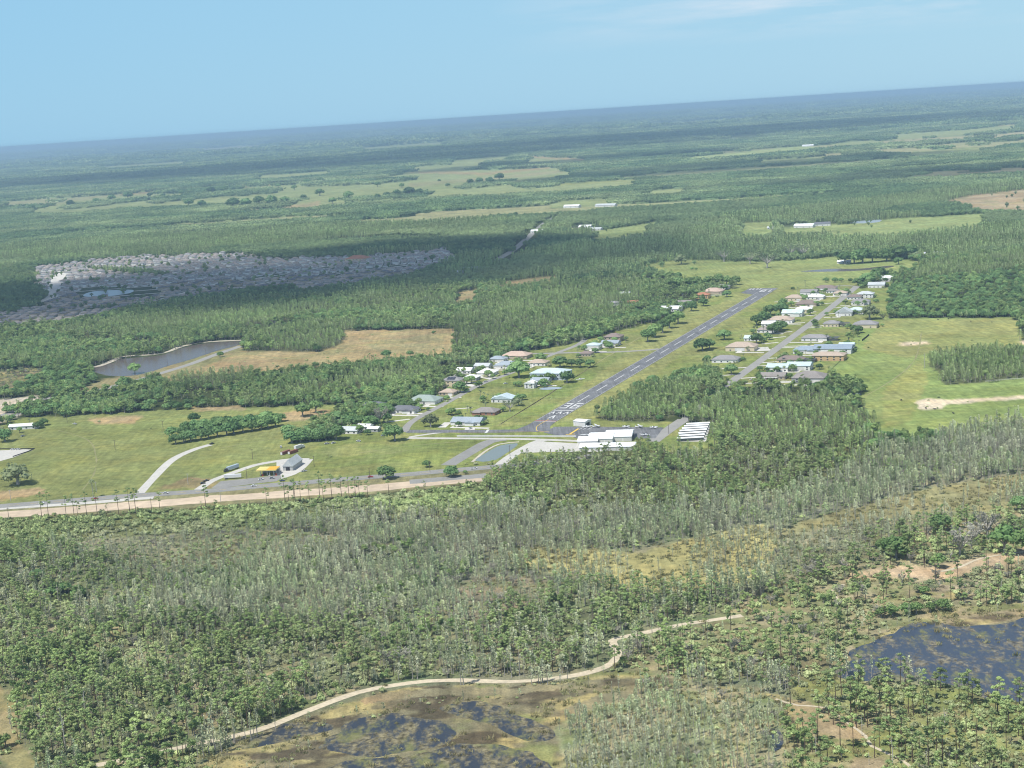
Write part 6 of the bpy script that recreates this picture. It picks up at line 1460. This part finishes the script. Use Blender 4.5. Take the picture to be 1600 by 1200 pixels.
for m, sp, nm, lb in ((isf, 'far', 'distant_forest', 'dark green forest beyond the airfield and around the estate'), (cy, 'farcyp', 'distant_cypress_woods', 'pale cypress woods beyond the airfield')):
    n = int(m.sum()); stuff(nm, sp, np.stack([x[m], y[m], np.zeros(n)], 1), rng.uniform(0, 6.28, n), rng.uniform(.65, 1.15, n) * (.8 + .4 * big[m]), rng.integers(0, 3, n), lb, 'forest')
X, Y, S_ = [], [], []
for (y0, y1, c) in ((4700, 7500, 40), (7500, 12000, 60), (12000, 20000, 110), (20000, 36000, 220), (36000, 70000, 500)):
    x, y, z, ci = far_scatter(y0, y1, c)
    open_ = np.isin(z, [ZN['past'], ZN['tan'], ZN['town'], ZN['sand']]) | ci
    gap = gapf(x, y)
    ok = ~open_ & ~gap
    X += list(x[ok]); Y += list(y[ok]); S_ += list(np.full(ok.sum(), c / 46.0) * rng.uniform(.8, 1.2, ok.sum()))
n = len(X); S_ = np.minimum(np.array(S_), 9)
print('groves', n)
stuff('far_woodland', 'grove', np.stack([X, Y, np.zeros(n)], 1), rng.uniform(0, 6.28, n), S_, rng.integers(0, 3, n), 'hazy blue green woodland stretching to the horizon', 'woodland')
# single far oaks dotted over the distant pasture
k = 0
for px, py, w in ((50, 328, 12), (70, 326, 8), (110, 322, 14), (150, 318, 14), (175, 314, 16), (200, 311, 16), (235, 308, 12), (255, 310, 10), (285, 305, 12), (330, 302, 14), (350, 300, 14), (365, 325, 22), (385, 323, 20), (405, 321, 22), (425, 320, 22), (445, 318, 18), (460, 297, 12), (475, 312, 12), (500, 306, 18), (520, 318, 14), (545, 312, 20), (590, 311, 12), (605, 308, 12), (620, 306, 16), (640, 305, 18), (655, 304, 14), (628, 293, 10), (700, 292, 8), (735, 288, 14), (750, 287, 14), (765, 286, 14), (480, 288, 14), (500, 286, 14), (295, 322, 16), (315, 324, 18), (780, 282, 16), (686, 284, 7), (640, 298, 9), (590, 292, 12), (435, 293, 8)):
    put_tree('oak', *P(px, py), w * P(px, py)[1] / F / 10.5, 'round dark oak dotted over the far pale pasture', 'oaks on the far pasture')

# ---- cattle in the right pasture (one continuous skinned body each)
def cow_mesh():
    v = [(0, 0, 1.0), (.75, 0, 1.02), (1.15, 0, 1.2), (1.5, 0, 1.15), (1.78, 0, .98), (-.7, 0, 1.05), (-.92, 0, 1.0), (-1.05, 0, .55)]
    r = [.42, .40, .24, .20, .12, .38, .12, .04]; e = [(0, 1), (1, 2), (2, 3), (3, 4), (0, 5), (5, 6), (6, 7)]
    for x, y, s in ((.65, .22, 1), (.65, -.22, 1), (-.62, .22, 5), (-.62, -.22, 5)):
        n = len(v); hind = s == 5
        v += [(x, y, .7), (x + (.10 if hind else .0), y, .48), (x + (-.10 if hind else .03), y, .26), (x, y, .02)]; r += [.17, .10, .07, .08]; e += [(s, n), (n, n + 1), (n + 1, n + 2), (n + 2, n + 3)]
    for q in (-1, 1):
        n = len(v); v.append((1.5, q * .26, 1.24)); r.append(.06); e.append((3, n))
    me = bpy.data.meshes.new('cow'); me.from_pydata(v, e, []); o = bpy.data.objects.new('cow', me); C.objects.link(o)
    s = o.modifiers.new('skin', 'SKIN'); o.modifiers.new('round', 'SUBSURF').render_levels = 1
    for i, q in enumerate(r): me.skin_vertices[0].data[i].radius = (q, q)
    me.skin_vertices[0].data[0].use_root = True
    bpy.context.view_layer.update(); dg = bpy.context.evaluated_depsgraph_get()
    m2 = bpy.data.meshes.new_from_object(o.evaluated_get(dg)); bpy.data.objects.remove(o); m2.materials.append(PM['black']); return m2
cm_ = cow_mesh()
for x, y in ((1408, 626), (1447, 639), (1461, 640.5), (1490, 647), (1466, 500), (1482, 499), (1517, 503), (1550, 504)):
    o = meshobj('cow', cm_, None, (*P(x, y), 0), random.uniform(0, 6)); o.scale = (1.15,) * 3
    tag(o, 'black cow beside the sandy patch in the near right pasture' if y > 560 else 'black cow grazing along the far edge of the right pasture', 'cow', 'cows near the sandy patch' if y > 560 else 'cows at the far pasture edge')

# ------------------------------------------------------------------ clouds overhead (out of the frame), whose shadows lie on the land
SEL, SDIR = R(60), np.array([-.80, -.60])                       # the sun stands behind the viewer's left shoulder
sv = np.array([*(SDIR * math.cos(SEL)), math.sin(SEL)])
def cloudmat():
    m, t, o = nt('cloud'); tc = N(t, 'ShaderNodeTexCoord').outputs['Object']; p = wpos(t)
    ln = N(t, 'ShaderNodeVectorMath', operation='LENGTH'); t.links.new(tc, ln.inputs[0])
    nz = noise(t, .0022, 5, p, .6)
    a = N(t, 'ShaderNodeMath', operation='MULTIPLY_ADD'); t.links.new(nz, a.inputs[0]); a.inputs[1].default_value = .75; t.links.new(ln.outputs['Value'], a.inputs[2])
    f = remap(t, a.outputs[0], .98, 1.26, .70, 0)
    d = N(t, 'ShaderNodeBsdfDiffuse'); d.inputs[0].default_value = (.9, .9, .92, 1); tr = N(t, 'ShaderNodeBsdfTransparent')
    mx = N(t, 'ShaderNodeMixShader'); t.links.new(f, mx.inputs[0]); t.links.new(tr.outputs[0], mx.inputs[1]); t.links.new(d.outputs[0], mx.inputs[2]); t.links.new(mx.outputs[0], o.inputs[0])
    return m
M['cloud'] = cloudmat()
def cloud(px, py, wx, wy, alt):
    g = np.array(P(px, py)); c = g + SDIR / math.tan(SEL) * alt
    b = MB(); n = 24
    b.add([(0, 0, .05)] + [(math.cos(6.2832 * i / n) * (1 + .1 * math.sin(5 * i)), math.sin(6.2832 * i / n) * (1 + .1 * math.cos(3 * i)), 0) for i in range(n)], [(0, 1 + i, 1 + (i + 1) % n) for i in range(n)])
    o = b.build('cloud', M['cloud']); o.location = (*c, alt); o.scale = (wx, wy, 60); o.rotation_euler = (0, 0, R(6)); o['kind'] = 'structure'
for q in ((150, 466, 1150, 520, 1300), (600, 415, 950, 760, 1300), (360, 448, 800, 480, 1300), (690, 388, 420, 420, 1300),
          (120, 283, 2600, 1300, 2300), (420, 266, 2600, 1500, 2300), (760, 238, 4200, 2000, 2700), (1150, 260, 1500, 520, 1900), (900, 252, 1500, 650, 1900), (1330, 196, 4200, 2300, 3000), (1540, 266, 1200, 420, 1900), (1020, 215, 3800, 2400, 3000)):
    cloud(*q)

# ------------------------------------------------------------------ haze, sky, sun, camera
b = MB(); b.box((0, 40000, 147), (260000, 260000, 312)); hz = b.build('haze', None)
m, t, o = nt('haze'); v = N(t, 'ShaderNodeVolumeScatter'); HC = (.45, .645, .89, 1); HD = 1 / 17500.0
v.inputs['Color'].default_value = HC; v.inputs['Density'].default_value = HD; v.inputs['Anisotropy'].default_value = 0.0
va = N(t, 'ShaderNodeVolumeAbsorption'); va.inputs['Color'].default_value = HC; va.inputs['Density'].default_value = HD
ad = N(t, 'ShaderNodeAddShader'); t.links.new(v.outputs[0], ad.inputs[0]); t.links.new(va.outputs[0], ad.inputs[1]); t.links.new(ad.outputs[0], o.inputs['Volume']); hz.data.materials.clear(); hz.data.materials.append(m); tag(hz, 'thin blue haze lying over the whole country', 'haze', kind='stuff')

w = bpy.data.worlds.new('World'); sc.world = w; w.use_nodes = True; t = w.node_tree; t.nodes.clear()
o = N(t, 'ShaderNodeOutputWorld'); bg = N(t, 'ShaderNodeBackground'); bg.inputs[1].default_value = .12
sk = N(t, 'ShaderNodeTexSky'); sk.sky_type = 'NISHITA'; sk.sun_disc = False; sk.sun_elevation = SEL; sk.sun_rotation = math.atan2(SDIR[0], SDIR[1]); sk.altitude = 300; sk.air_density = 1.0; sk.dust_density = .6; sk.ozone_density = 2.5
tc = N(t, 'ShaderNodeTexCoord').outputs['Generated']
mp = N(t, 'ShaderNodeMapping'); mp.inputs['Scale'].default_value = (4, 4, 34); t.links.new(tc, mp.inputs[0])
n1 = noise(t, 1.0, 6, mp.outputs[0], .6)
sx = N(t, 'ShaderNodeSeparateXYZ'); t.links.new(tc, sx.inputs[0])
hi0 = remap(t, sx.outputs[2], .034, .058, 0, 1); hm = N(t, 'ShaderNodeMath', operation='MULTIPLY'); t.links.new(hi0, hm.inputs[0]); t.links.new(remap(t, sx.outputs[0], .0, .20, 0, 1), hm.inputs[1]); hi = hm.outputs[0]
cf = N(t, 'ShaderNodeMath', operation='MULTIPLY'); t.links.new(remap(t, n1, .46, .62, 0, .85), cf.inputs[0]); t.links.new(hi, cf.inputs[1])
low = remap(t, sx.outputs[2], .10, .40, .88, 0)
side = remap(t, sx.outputs[0], -.35, .35, 0, 1)
tint = mixc(t, low, sk.outputs[0], mixc(t, side, (2.5, 5.0, 7.1), (3.3, 5.6, 7.2)))
col = mixc(t, cf.outputs[0], tint, (6.4, 7.0, 7.7))
t.links.new(col, bg.inputs[0]); t.links.new(bg.outputs[0], o.inputs[0])

sun = bpy.data.lights.new('sun', 'SUN'); sun.energy = 5.0; sun.angle = R(.5); sun.color = (1.0, .97, .91)
so = link(bpy.data.objects.new('sun', sun)); so.rotation_euler = Vector(sv).to_track_quat('Z', 'Y').to_euler(); so.location = (0, 0, 900)

cam = bpy.data.cameras.new('camera'); cam.sensor_fit = 'HORIZONTAL'; cam.sensor_width = 36; cam.lens = 36 * F / 1600; cam.clip_start = 1; cam.clip_end = 400000
co = link(bpy.data.objects.new('camera', cam))
eu, ev, fw = Vector((1, 0, 0)), Vector((0, math.sin(PITCH), math.cos(PITCH))), Vector((0, math.cos(PITCH), -math.sin(PITCH)))
Rv = eu * cr - ev * sr; Uv = eu * sr + ev * cr
mt = Matrix((Rv, Uv, -fw)).transposed().to_4x4(); mt.translation = (0, 0, CH); co.matrix_world = mt
sc.camera = co
sc.view_settings.view_transform = 'Standard'; sc.view_settings.look = 'None'; sc.view_settings.exposure = 0; sc.view_settings.gamma = 1
cy_ = sc.cycles
cy_.max_bounces = 4; cy_.diffuse_bounces = 2; cy_.glossy_bounces = 1; cy_.transmission_bounces = 2; cy_.volume_bounces = 2; cy_.transparent_max_bounces = 8
cy_.use_denoising = True; cy_.denoiser = 'OPENIMAGEDENOISE'; cy_.use_adaptive_sampling = True; cy_.adaptive_threshold = .01; cy_.filter_width = 1.1
cy_.caustics_reflective = False; cy_.caustics_refractive = False
sc.render.use_persistent_data = False
